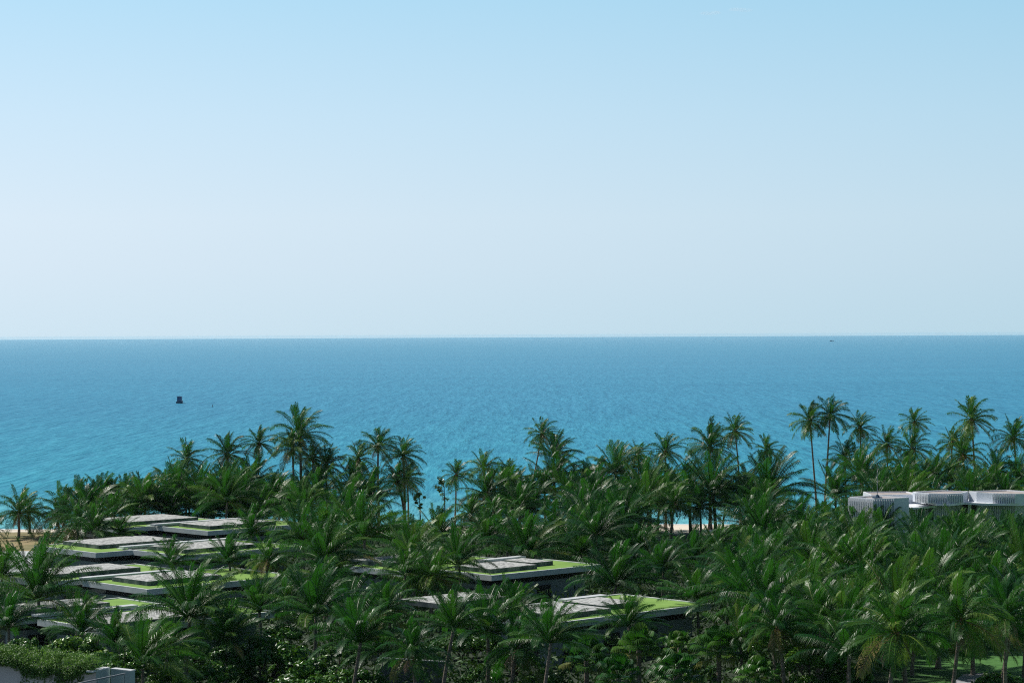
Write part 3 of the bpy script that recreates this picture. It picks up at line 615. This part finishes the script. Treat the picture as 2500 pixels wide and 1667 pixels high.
rf = random.Random(21); D = 292.0
while D > 138 and len(palms) < 300:
    x = -D*0.235+rf.uniform(0, 5)
    while x < D*0.235:
        X = x+rf.uniform(-1.6, 1.6); Y = D+rf.uniform(-1.9, 1.9); x += rf.uniform(3.9, 5.3)
        hh = rf.uniform(2.8, 5.4) if D > 165 else rf.uniform(3.6, 6.2); rad = rf.uniform(2.3, 3.3)
        hub = Vector((X, Y, GZ+hh)); u, v = proj(hub); rp = rad*F/Y
        if v-rp*0.6 > 1690 or u < -60 or u > 2560: continue
        if v < min_hub_v(max(0, min(2500, u))): continue
        if in_foot(X, Y, 1.4): continue
        bad = False
        for (a, b, c, d, Dm) in keep:
            if Y < Dm and a-rp*0.72 < u < c+rp*0.72 and b-rp*0.3 < v < d+rp*1.25: bad = True; break
        if bad: continue
        if any((p['base'].x-X)**2+(p['base'].y-Y)**2 < 3.2**2 or (abs(p['u']-u) < 26 and abs(p['v']-v) < 14) for p in palms): continue
        add_palm(hub, 'young' if rf.random() < 0.75 else 'mature', rad)
    D -= 4.9
print('palms', len(palms), 'hand', n_hand)

# ------------------------------------------------------------------ broadleaf shrubs and trees
def leaf_cloud(mb, r, cen, rx, ry, rz_, n_, ls, tbase=0.3, shell=0.5):
    for i in range(n_):
        while True:
            q = Vector((r.uniform(-1, 1), r.uniform(-1, 1), r.uniform(-1, 1)))
            if shell < q.length < 1: break
        p = Vector((cen.x+q.x*rx, cen.y+q.y*ry, cen.z+q.z*rz_))
        nn = (q+Vector((r.uniform(-0.8, 0.8), r.uniform(-0.8, 0.8), r.uniform(-0.2, 1.0)))).normalized()
        a = nn.orthogonal().normalized(); ang = r.uniform(0, 6.28); b = nn.cross(a); a2 = a*math.cos(ang)+b*math.sin(ang); b2 = nn.cross(a2)
        s_ = ls*r.uniform(0.6, 1.3); k = len(mb.v)
        mb.v += [tuple(p-a2*s_*0.5), tuple(p-b2*s_*0.3+a2*s_*0.05-nn*s_*0.08), tuple(p+a2*s_*0.6-nn*s_*0.1), tuple(p+b2*s_*0.3+a2*s_*0.05-nn*s_*0.08)]
        mb.f.append((k, k+1, k+2, k+3)); mb.t.append(min(1, max(0, tbase+r.gauss(0, 0.22))))
def bush_mesh(seed, mat='broad', ls=0.30, n_lobes=34, per=150, flat=0.6, name='foliage'):
    r = random.Random(seed); mb = MB()
    for i in range(n_lobes):
        a = r.uniform(0, 6.28); q = r.random()**0.5; zz = (1-q*q)**0.5*flat*r.uniform(0.5, 1.1)
        leaf_cloud(mb, r, Vector((q*math.cos(a)*0.85, q*math.sin(a)*0.85, 0.18+zz)), r.uniform(0.14, 0.3), r.uniform(0.14, 0.3), r.uniform(0.10, 0.2), per, ls/2.7, r.uniform(0.1, 0.75))
    return mb.mesh(name, M[mat], attr=True)
def branches(r, sc_=1.0):
    mb = MB()
    for i in range(6):
        a = r.uniform(0, 6.28); e_ = r.uniform(0.5, 1.2)
        p2 = Vector((math.cos(a)*0.55, math.sin(a)*0.55, 0.55*e_)); mb.tube([Vector((0, 0, -0.05)), p2*0.5+Vector((0, 0, 0.08)), p2], [0.035, 0.022, 0.008], 5)
    return mb
BU = [bush_mesh(300+i) for i in range(4)]
rb = random.Random(5); BR = [branches(rb).mesh('stem', M['bark']) for _ in range(3)]
shrubs = []
def shrub(u, v, rp, ztop, label, cat='shrub', group=None, flat=1.0, idx=None):
    """u, v: centre of the foliage; ztop: height of that point."""
    p = P(u, v, ztop); rad = rp*p.y/F
    root = empty('broadleaf_shrub', (p.x, p.y, GZ-0.1)); tag(root, label, cat, group)
    i = len(shrubs); zs = (ztop-GZ)/0.55
    f = link('foliage', BU[i % 4], root); zq = min(zs, rad*0.95); f.location.z = ztop-GZ-zq*0.55; f.scale = (rad, rad*0.9, zq); f.rotation_euler = (0, 0, i*1.3)
    s_ = link('stem', BR[i % 3], root); s_.scale = (rad, rad, zs*flat)
    shrubs.append(root); return root
G = 'broadleaf shrubs among the palms'
shrub(640, 1590, 120, 4.6, 'widest glossy broadleaf shrub at the bottom, under the palms left of centre', group=G)
shrub(520, 1635, 80, 4.0, 'dark glossy shrub left of the widest shrub, at the bottom edge', group=G)
shrub(770, 1640, 100, 4.0, 'broadleaf shrub at the bottom edge, right of the widest shrub', group=G)
shrub(880, 1650, 70, 3.6, 'small shrub at the bottom edge beside the shaded garden wall', group=G)
shrub(690, 1540, 60, 5.6, 'bright green shrub rising above the widest shrub', group=G)
shrub(190, 1580, 95, 7.0, 'glossy shrub directly behind the ivy on the pink wall', group=G)
shrub(300, 1612, 62, 7.0, 'shrub behind the right end of the ivy-covered wall', group=G)
shrub(410, 1650, 60, 5.0, 'dark shrub between the ivy-covered wall and the bottom shrubs', group=G)
shrub(1985, 1592, 95, 5.2, 'bright green shrub at bottom right, left of the big drooping palm', group=G)
shrub(1900, 1560, 60, 4.8, 'shrub just left of the bright shrub at bottom right', group=G)
shrub(2060, 1640, 80, 3.6, 'low shrub at the bottom edge under the drooping palm', group=G)
shrub(1960, 1660, 60, 3.6, 'shrub at the bottom edge right of the fan palms', group=G)
shrub(1850, 1275, 46, 4.6, 'round green shrub right of the sand gap', group=G)
shrub(1905, 1262, 40, 5.0, 'bright round shrub left of the white pavilion, below tall palms', group=G)
shrub(2480, 1185, 38, 5.6, 'dark round bush behind the right end of the white pavilion', group=G)
shrub(1640, 1350, 36, 2.0, 'low shrub in front of the sand gap', group=G)
shrub(1735, 1352, 38, 2.0, 'low bright shrub at the foot of the thick palm by the sand', group=G)
shrub(1545, 1352, 44, 2.6, 'shrub left of the sand gap, under leaning fronds', group=G)
shrub(190, 1318, 34, 2.6, 'scrubby bush beside the orange-flowered bush near the dune', group=G)
shrub(2440, 1655, 70, 2.6, 'low clipped shrub at the bottom right corner by the lawn', group=G)
shrub(1790, 1290, 34, 3.6, 'shrub at the right edge of the sand gap', group=G)
shrub(985, 1345, 40, 3.8, 'shrub behind the middle villa roof', group=G)
shrub(1130, 1555, 60, 3.2, 'shaded shrub below the nearest villa, at bottom centre', group=G)
lb_pos = [(560, 1590, 62, 3.6), (470, 1575, 50, 3.2), (720, 1615, 70, 3.0), (600, 1650, 70, 2.6), (830, 1590, 60, 3.2), (980, 1655, 50, 2.0), (1060, 1650, 46, 2.2), (1180, 1640, 60, 2.6), (1260, 1600, 60, 2.8), (1330, 1650, 60, 2.6),
 (1200, 1570, 50, 2.6), (1060, 1570, 44, 2.6), (1480, 1560, 44, 2.8), (1700, 1625, 60, 2.4), (1820, 1590, 60, 2.8), (860, 1535, 44, 2.8), (700, 1500, 40, 3.0), (2150, 1600, 60, 2.4), (1930, 1520, 50, 3.0), (1860, 1440, 44, 3.0),
 (380, 1600, 56, 3.4), (450, 1625, 60, 3.0), (1625, 1530, 46, 2.6), (60, 1570, 60, 7.0), (1010, 1520, 40, 3.0)]
for (u, v, rp, zt_) in sorted(lb_pos):
    near = min(((t_[0], abs(t_[1]-u)+abs(t_[2]-v)) for t_ in [('ivy-covered wall', 120, 1600), ('widest glossy shrub', 640, 1590), ('shaded garden wall', 1000, 1620), ('fan palms', 1560, 1610), ('nearest villa', 1300, 1500), ('big drooping palm', 2190, 1530), ('left edge villa', 300, 1500)]), key=lambda t_: t_[1])[0]
    shrub(u, v, rp, zt_, near, group=G)
byn = {}
for o in shrubs[-len(lb_pos):]: byn.setdefault(o['label'], []).append(o)
for nm_, os_ in byn.items():
    for i, o in enumerate(os_):
        o['label'] = 'leafy filler shrub beside the %s, %s' % (nm_, 'the only one there' if len(os_) == 1 else ('leftmost', 'second from left', 'third from left', 'fourth from left', 'fifth from left', 'sixth from left', 'seventh from left', 'eighth from left', 'ninth from left')[i])
        o['label'] = o['label'].replace('filler ', 'low ')
# orange-flowered bush
p = P(168, 1304, 2.6); o = empty('flowering_bush', (p.x, p.y, GZ-0.1)); tag(o, 'small bush with orange flowers at the dune edge on the left', 'bush')
r_ = random.Random(9); mb = MB()
leaf_cloud(mb, r_, Vector((0, 0, 0.9)), 1.0, 1.0, 0.85, 420, 0.22, 0.15); mb.build('foliage', M['orange'], o, attr=True)
mb = MB(); leaf_cloud(mb, r_, Vector((-0.1, -0.2, 1.5)), 0.55, 0.5, 0.7, 160, 0.2, 0.95); mb.build('flowers', M['orange'], o, attr=True)
# two airy small trees against the water
def airy(u, v, rp, D, label, seed):
    c = PD(u, v, D); o = empty('small_tree', (c.x, c.y, GZ-0.2)); tag(o, label, 'tree'); r = random.Random(seed)
    H_ = c.z-GZ+0.2; rad = rp*D/F
    tr = MB(); tr.tube([Vector((0, 0, 0)), Vector((0.1, 0, H_*0.5)), Vector((0, 0, H_+rad*0.8))], [0.13, 0.09, 0.03], 6)
    cr = MB()
    for i in range(13):
        a = r.uniform(0, 6.28); z = r.uniform(-1.1, 1.2); q = r.uniform(0.35, 0.95)*math.sqrt(max(0.1, 1-(z/1.5)**2))
        e_ = Vector((math.cos(a)*q*rad, math.sin(a)*q*rad, H_+z*rad))
        tr.tube([Vector((0, 0, e_.z-0.5*rad)), e_], [0.035, 0.012], 4)
        leaf_cloud(cr, r, e_, rad*0.3, rad*0.3, rad*0.22, 30, 0.26, r.uniform(0.1, 0.5), shell=0.1)
    tr.build('trunk', M['bark'], o); cr.build('crown', M['broad'], o, attr=True)
airy(1084, 1192, 24, 299, 'airy round-leaved tree against the water, left of a slim palm', 11)
airy(1024, 1222, 16, 297, 'small leafy tree against the water, left of the airy tree', 12)

# fan palms
def fan_crown(seed):
    r = random.Random(seed); mb = MB()
    for i in range(20):
        az = i*2.39996+r.uniform(-0.2, 0.2); e0 = R(80-105*(i/20)+r.uniform(-6, 6)); Lp = r.uniform(1.0, 1.5)
        d = Vector((math.cos(az)*math.cos(e0), math.sin(az)*math.cos(e0), math.sin(e0))); tip = d*Lp+Vector((0, 0, -0.08*Lp))
        mb.tube([Vector((0, 0, 0)), d*Lp*0.5, tip], [0.03, 0.025, 0.018], 3, t=0.4, cap=False)
        sd_ = d.cross(Vector((0, 0, 1))).normalized(); tint = r.uniform(0.25, 0.52) if i < 17 else 0.75
        nb = 22; ll = r.uniform(0.95, 1.25)
        up = sd_.cross(d)
        for k in range(nb):
            th = R(-115+230*k/(nb-1)); v1 = (d*math.cos(th)+sd_*math.sin(th)+up*(0.18*abs(math.sin(th)))).normalized()
            v2 = (v1*0.55+Vector((0, 0, -1))*0.9+WIND*0.2).normalized(); wv_ = (sd_*math.cos(th)-d*math.sin(th)).normalized()
            q0, q1 = tip, tip+v1*ll*0.62; q2 = q1+v2*ll*0.42*r.uniform(0.7, 1.2); w_ = 0.075; b0 = len(mb.v)
            mb.v += [tuple(q0-wv_*0.01), tuple(q0+wv_*0.01), tuple(q1+wv_*w_+up*(0.02 if k % 2 else -0.02)), tuple(q1-wv_*w_), tuple(q2)]
            mb.f += [(b0, b0+1, b0+2, b0+3), (b0+3, b0+2, b0+4)]; mb.t += [tint, tint]
    return mb.mesh('crown', M['palm'], attr=True)
FC = [fan_crown(400+i) for i in range(4)]
fans = [(1432, 1612, 58, 'fan palm at the bottom edge, leftmost of the fan palms'), (1560, 1585, 56, 'bright fan palm in front of the nearest villa'), (1755, 1592, 60, 'large fan palm right of the villa, rightmost of the upper fan palms'),
        (1510, 1655, 52, 'fan palm at the bottom edge, second from left of the fan palms'), (1650, 1650, 60, 'fan palm with hanging dry strands at the bottom edge'), (1850, 1655, 50, 'fan palm at the bottom edge beside the broadleaf shrubs'),
        (1660, 1580, 40, 'small fan palm between the two upper fan palms')]
for i, (u, v, rp, lb) in enumerate(fans):
    h = P(u, v, GZ+3.4); o = empty('fan_palm', (h.x, h.y, GZ-0.2)); tag(o, lb, 'fan palm', 'fan palms in front of the nearest villa')
    mb = MB(); mb.tube([Vector((0, 0, 0)), Vector((0, 0, 1.8)), Vector((0, 0, 3.6))], [0.2, 0.16, 0.18], 8); mb.build('trunk', M['trunk'], o)
    s_ = rp*h.y/F/1.7
    c = link('crown', FC[i % 4], o); c.location = (0, 0, 3.6); c.scale = (s_,)*3; c.rotation_euler = (0, 0, i*0.9)

# ------------------------------------------------------------------ ivy-covered wall at bottom left
zt = 11.3
A0, A1, A2, A3, A4 = P(-90, 1615, zt), P(234, 1637, zt), P(268, 1631, zt), P(273, 1635, zt), P(318, 1637.5, zt)
wall = empty('garden_wall', (A1.x, A1.y, GZ-0.1)); tag(wall, 'pinkish wall with bluish end return at the bottom left corner', 'wall'); wo_ = wall.location.copy()
def wallseg(p, q, th, z0, z1, mat, name, mb=None):
    d = (q-p); d.z = 0; ln = d.length; d.normalize(); nn = Vector((-d.y, d.x, 0))
    m_ = MB(); m_.box(Vector((p.x-wo_.x, p.y-wo_.y, 0)), d, nn, ln, th, z0-wo_.z, z1-wo_.z); return m_.build(name, mat, wall)
wallseg(A0, A1, 0.4, GZ-0.1, zt, M['pinkwall'], 'main_face')
wallseg(A1, A2, 0.3, GZ-0.1, zt+0.003, M['bluewall'], 'end_return')
wallseg(Vector((A2.x+0.05, A2.y-0.1, 0)), A4, 0.3, GZ-0.1, zt-0.03, M['bluewall'], 'end_panel')
wallseg(P(226, 1638, zt+0.06), A2, 0.36, zt+0.004, zt+0.07, M['coping'], 'coping')
wallseg(Vector((A2.x+0.05, A2.y-0.13, 0)), A4, 0.36, zt-0.029, zt+0.03, M['coping'], 'coping')
rp0, rp1 = PD(168, 1672, A1.y-1.2), PD(306, 1643, A4.y-0.6)
hr = empty('handrail', (rp1.x, rp1.y, GZ-0.1)); tag(hr, 'sloping grey metal handrail in front of the wall at bottom left', 'handrail')
mb = MB(); q0 = rp0-hr.location; q1 = rp1-hr.location; mb.tube([q0, q1], [0.035, 0.035], 8); mb.build('rail', M['metal'], hr)
for t in (0.02, 0.5, 0.98):
    q = q0.lerp(q1, t); mb = MB(); mb.tube([Vector((q.x, q.y+0.02, 0.0)), Vector((q.x, q.y+0.02, q.z-0.036))], [0.028, 0.028], 8); mb.build('post', M['metal'], hr)
# ivy
mb = MB(); r_ = random.Random(33)
for i in range(520):
    t = r_.random()**0.95; p = A0.lerp(A1, t*0.99)
    kn = [(0, 0.05), (0.40, 0.05), (0.50, 0.45), (0.58, 0.62), (0.66, 0.45), (0.71, 0.15), (0.75, 0.7), (0.81, 0.8), (0.86, 0.3), (0.92, 0.1), (1, 0.1)]
    hang = next(b0+(b1-b0)*(t-a0)/(a1-a0) for (a0, b0), (a1, b1) in zip(kn, kn[1:]) if a0 <= t <= a1)
    x = r_.random(); z = zt+0.66-0.25*t-x*(0.50-0.2*t+hang)+ (0.25*r_.random() if x < 0.4 else 0)
    yo = r_.uniform(-0.25, 1.5) if x < 0.35 else r_.uniform(-0.32, -0.02)
    leaf_cloud(mb, r_, Vector((p.x+r_.uniform(-0.2, 0.2), p.y+yo, z)), 0.26, 0.24, 0.2, 46, 0.085, r_.uniform(0.1, 0.75)*(1 if x < 0.45 else 0.5)+0.1, shell=0.2)
for i in range(26):
    t = 0.45+0.5*r_.random(); p = A0.lerp(A1, t); zz = zt-0.3
    for j in range(9): leaf_cloud(mb, r_, Vector((p.x+0.03*j*r_.uniform(-1, 1), p.y-0.05, zz-j*0.07)), 0.05, 0.03, 0.05, 5, 0.07, 0.3, shell=0.0)
tag(mb.build('ivy', M['ivy'], attr=True), 'thick green ivy spilling over the top of the pink wall', 'ivy')
# shaded garden wall, bottom centre
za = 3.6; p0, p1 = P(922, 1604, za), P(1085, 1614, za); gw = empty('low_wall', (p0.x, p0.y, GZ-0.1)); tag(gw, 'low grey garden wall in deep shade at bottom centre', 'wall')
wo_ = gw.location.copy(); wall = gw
M['shadewall'] = noise_mat('shade_grey_wall', (0.10, 0.12, 0.12), (0.17, 0.19, 0.18), scale=0.7, rough=0.85, detail=8)  # palm shade put into the colour, darker than the wall itself
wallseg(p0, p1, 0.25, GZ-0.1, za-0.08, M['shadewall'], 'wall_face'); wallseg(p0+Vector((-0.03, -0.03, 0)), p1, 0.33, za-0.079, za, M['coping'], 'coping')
# pale path at the left edge and paving at bottom right
def sheet(name, pts, z, mat):
    mb = MB(); q = [P(u, v, z) for u, v in pts]; mb.prism([(p.x, p.y) for p in q], z-0.5, z); tag(mb.build(name, mat), kind='structure')
sheet('path', [(-140, 1400), (-60, 1346), (112, 1344), (105, 1362), (70, 1398)][::1], GZ+0.28, M['coping'])
M['paving'] = noise_mat('paving', (0.30, 0.31, 0.34), (0.42, 0.42, 0.44), scale=1, rough=0.8, detail=8)
sheet('pavement', [(2290, 1700), (2350, 1645), (2420, 1640), (2480, 1700)], GZ+0.26, M['paving'])

# ------------------------------------------------------------------ undergrowth (leafy mass under the palms)
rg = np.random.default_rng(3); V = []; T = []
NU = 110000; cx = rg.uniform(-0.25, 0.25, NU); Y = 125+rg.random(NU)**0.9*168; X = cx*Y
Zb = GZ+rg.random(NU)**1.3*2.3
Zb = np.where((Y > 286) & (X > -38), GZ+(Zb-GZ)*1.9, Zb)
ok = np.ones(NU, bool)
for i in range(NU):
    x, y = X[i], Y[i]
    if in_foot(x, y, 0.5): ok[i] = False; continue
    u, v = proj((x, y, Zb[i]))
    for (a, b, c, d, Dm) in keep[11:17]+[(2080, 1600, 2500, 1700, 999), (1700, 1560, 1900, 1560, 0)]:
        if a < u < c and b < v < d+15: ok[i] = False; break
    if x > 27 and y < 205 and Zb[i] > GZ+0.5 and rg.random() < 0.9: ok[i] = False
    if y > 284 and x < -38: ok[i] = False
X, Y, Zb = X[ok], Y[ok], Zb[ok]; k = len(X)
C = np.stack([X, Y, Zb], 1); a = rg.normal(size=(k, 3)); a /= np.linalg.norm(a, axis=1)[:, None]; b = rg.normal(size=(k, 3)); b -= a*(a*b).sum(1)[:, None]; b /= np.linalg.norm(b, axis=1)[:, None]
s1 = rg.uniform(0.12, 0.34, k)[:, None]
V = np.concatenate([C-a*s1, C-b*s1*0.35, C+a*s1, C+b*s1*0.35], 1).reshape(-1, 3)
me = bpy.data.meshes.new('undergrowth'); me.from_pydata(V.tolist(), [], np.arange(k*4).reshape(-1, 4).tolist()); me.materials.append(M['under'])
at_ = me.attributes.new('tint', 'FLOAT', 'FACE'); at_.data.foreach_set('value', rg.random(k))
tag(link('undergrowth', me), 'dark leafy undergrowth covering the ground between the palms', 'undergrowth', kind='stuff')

# ------------------------------------------------------------------ boats and buoy
def world_sea(u, v): return P(u, v, 0.02)
p = world_sea(439, 984); bt = empty('boat', (p.x, p.y, 0.0)); bt.scale = (0.9, 0.9, 0.92); tag(bt, 'small dark blue cabin boat seen end-on, out on the water at left', 'boat')
mb = MB(); n_ = 9
sec = []
for i in range(n_+1):
    t = i/n_; y = -3.0+7.5*t; w_ = 1.28*(1-max(0, t-0.45)**2*2.9); w_ = max(0.04, w_)
    sec.append([Vector((-w_*1.08, y, 0.75+0.5*t*t)), Vector((-w_*0.95, y, 0.1)), Vector((0, y, -0.3)), Vector((w_*0.95, y, 0.1)), Vector((w_*1.08, y, 0.75+0.5*t*t))])
for i in range(n_):
    for j in range(4): mb.face([sec[i][j], sec[i][j+1], sec[i+1][j+1], sec[i+1][j]])
    mb.face([sec[i][4]+Vector((0, 0, -0.1)), sec[i][0]+Vector((0, 0, -0.1)), sec[i+1][0]+Vector((0, 0, -0.1)), sec[i+1][4]+Vector((0, 0, -0.1))])
mb.face(sec[0][::-1]); mb.build('hull', M['dark'], bt)
mb = MB(); mb.prism([(-0.95, -2.0), (0.95, -2.0), (0.85, 1.6), (-0.85, 1.6)], 0.6, 2.85); cb_ = mb.build('cabin', M['boat'], bt)
mb = MB(); mb.prism([(-1.12, -2.6), (1.12, -2.6), (1.0, 1.8), (-1.0, 1.8)], 2.851, 2.96); mb.build('cabin_roof', M['dark'], bt)
for x in (-0.45, 0.35):
    mb = MB(); mb.prism([(x-0.2, -2.02), (x+0.2, -2.02), (x+0.2, -1.99), (x-0.2, -1.99)], 1.0, 1.45); mb.build('window', M['metal'], cb_)
mb = MB(); mb.tube([Vector((0, -1, 2.96)), Vector((0, -1, 3.7))], [0.04, 0.02], 5); mb.build('mast', M['metal'], bt)
p = world_sea(519, 993); by = empty('buoy', (p.x, p.y, 0.0)); tag(by, 'tiny dark marker buoy on the water, right of the cabin boat', 'buoy')
mb = MB(); mb.tube([Vector((0, 0, -0.2)), Vector((0, 0, 0.25)), Vector((0, 0, 0.35)), Vector((0, 0, 0.75))], [0.3, 0.3, 0.1, 0.06], 8); mb.build('float', M['dark'], by)
mb = MB(); mb.tube([Vector((0, 0, 0.75)), Vector((0, 0, 0.95))], [0.1, 0.1], 6); mb.build('topmark', M['dark'], by)
def ship(u, v, ln, lb):
    p = world_sea(u, v); s_ = empty('fishing_boat', (p.x, p.y, 0.0)); tag(s_, lb, 'boat')
    mb = MB(); mb.prism([(-ln/2, -1.8), (ln*0.38, -1.8), (ln/2, 0), (ln*0.38, 1.8), (-ln/2, 1.8)], -0.5, 1.8); mb.build('hull', M['dark'], s_)
    mb = MB(); mb.prism([(-ln*0.35, -1.2), (-ln*0.05, -1.2), (-ln*0.05, 1.2), (-ln*0.35, 1.2)], 1.801, 4.2); mb.build('wheelhouse', M['boat'], s_)
    mb = MB(); mb.tube([Vector((ln*0.15, 0, 1.8)), Vector((ln*0.15, 0, 6))], [0.12, 0.08], 5); mb.build('mast', M['dark'], s_)
ship(2031, 833.5, 16, 'tiny fishing boat far out near the horizon on the right')

# ------------------------------------------------------------------ two faint wisps of cloud, high and far
for (u, v, hw, lb) in ((1735, 33, 20, 'faint lower wisp of cloud near the top of the sky'), (1808, 25.5, 24, 'faint upper wisp of cloud at the top of the sky')):
    p = PD(u, v, 9000); mb = MB(); r_ = random.Random(u)
    for k in range(3):
        c_ = Vector(((k-1)*hw*0.55*9000/F, r_.uniform(-10, 10), r_.uniform(-2, 2)))
        ptsr = [c_+Vector((hw*0.8*9000/F*x, 0, 0)) for x in (-1, -0.75, -0.35, 0, 0.35, 0.75, 1)]
        mb.tube(ptsr, [1, 4.5, 7, 8, 7, 4.5, 1], 10)
    m, n, l, b = newmat('cloud_wisp'); n.remove(b)
    pv = n.new('ShaderNodeVolumePrincipled'); pv.inputs['Density'].default_value = 0.018; pv.inputs['Color'].default_value = (1, 1, 1, 1); pv.inputs['Anisotropy'].default_value = 0.3
    l.new(pv.outputs[0], n['Material Output'].inputs['Volume'])
    o = mb.build('cloud', m); o.location = p; tag(o, lb, 'cloud', kind='stuff')

# ------------------------------------------------------------------ haze
hz = MB(); hz.prism([(-36000, -3500), (36000, -3500), (36000, 25500), (-36000, 25500)], -5.0, 28.5)
m, n, l, b = newmat('haze'); n.remove(b)
pv = n.new('ShaderNodeVolumePrincipled'); pv.inputs['Density'].default_value = 0.000022; pv.inputs['Color'].default_value = (0.66, 0.90, 1.0, 1); pv.inputs['Anisotropy'].default_value = 0.2
l.new(pv.outputs[0], n['Material Output'].inputs['Volume'])
tag(hz.build('haze', m), 'thin pale sea haze', 'haze', kind='stuff')

# ------------------------------------------------------------------ labels for the palms
lands = [('far left villa', 470, 1275), ('second-row left villa', 420, 1335), ('half-hidden left villa', 420, 1410), ('left edge villa', 200, 1480), ('middle villa', 1170, 1375),
         ('nearest villa', 1400, 1480), ('white pavilion', 2300, 1230), ('sand gap', 1680, 1300), ('ivy-covered wall', 150, 1600), ('bottom shrubs', 690, 1600), ('fan palms', 1620, 1620),
         ('bottom right lawn', 2400, 1610), ('airy small tree', 1084, 1200), ('dune', 60, 1300), ('cabin boat', 438, 1130)]
look = {'young': ('bushy low', 'upswept leafy', 'broad green'), 'mature': ('full-crowned', 'drooping', 'round-crowned'), 'tall': ('slim tall', 'wind-blown tall', 'thin-trunked tall')}
ordn = ['first', 'second', 'third', 'fourth', 'fifth', 'sixth', 'seventh', 'eighth', 'ninth', 'tenth', 'eleventh', 'twelfth', 'thirteenth', 'fourteenth', 'fifteenth', 'sixteenth', 'seventeenth', 'eighteenth', 'nineteenth', 'twentieth']
cells = {}
for q in palms:
    sx_ = q['kind']
    if q['D'] > 280 and q['v'] < 1150: where = 'rising against the sea %s' % ('at the left' if q['u'] < 700 else 'left of centre' if q['u'] < 1150 else 'right of centre' if q['u'] < 1850 else 'at the right')
    else:
        nm, lu, lv = min(lands, key=lambda t_: (t_[1]-q['u'])**2+((t_[2]-q['v'])*1.6)**2)
        du, dv = q['u']-lu, (q['v']-lv)*1.6
        rel = ('right of' if du > 0 else 'left of') if abs(du) > abs(dv) else ('in front of' if dv > 0 else 'behind')
        where = '%s the %s' % (rel, nm)
    cells.setdefault((sx_, where), []).append(q)
for (kd, where), qs in cells.items():
    qs.sort(key=lambda q: q['u'])
    for i, q in enumerate(qs):
        base = {'young': 'bushy low coconut palm', 'mature': 'full-crowned coconut palm', 'tall': 'tall slim coconut palm'}[kd]
        if len(qs) == 1: lb = '%s, the only such %s' % (base, where)
        elif i == 0: lb = '%s %s, leftmost of these' % (base, where)
        elif i == len(qs)-1: lb = '%s %s, rightmost of these' % (base, where)
        else: lb = '%s %s, %s from left' % (base, where, ordn[i] if i < 20 else '%dth' % (i+1))
        tag(q['o'], lb, 'palm tree', {'young': 'low bushy coconut palms of the grove', 'mature': 'full-crowned coconut palms of the grove', 'tall': 'tall coconut palms along the shore'}[kd])
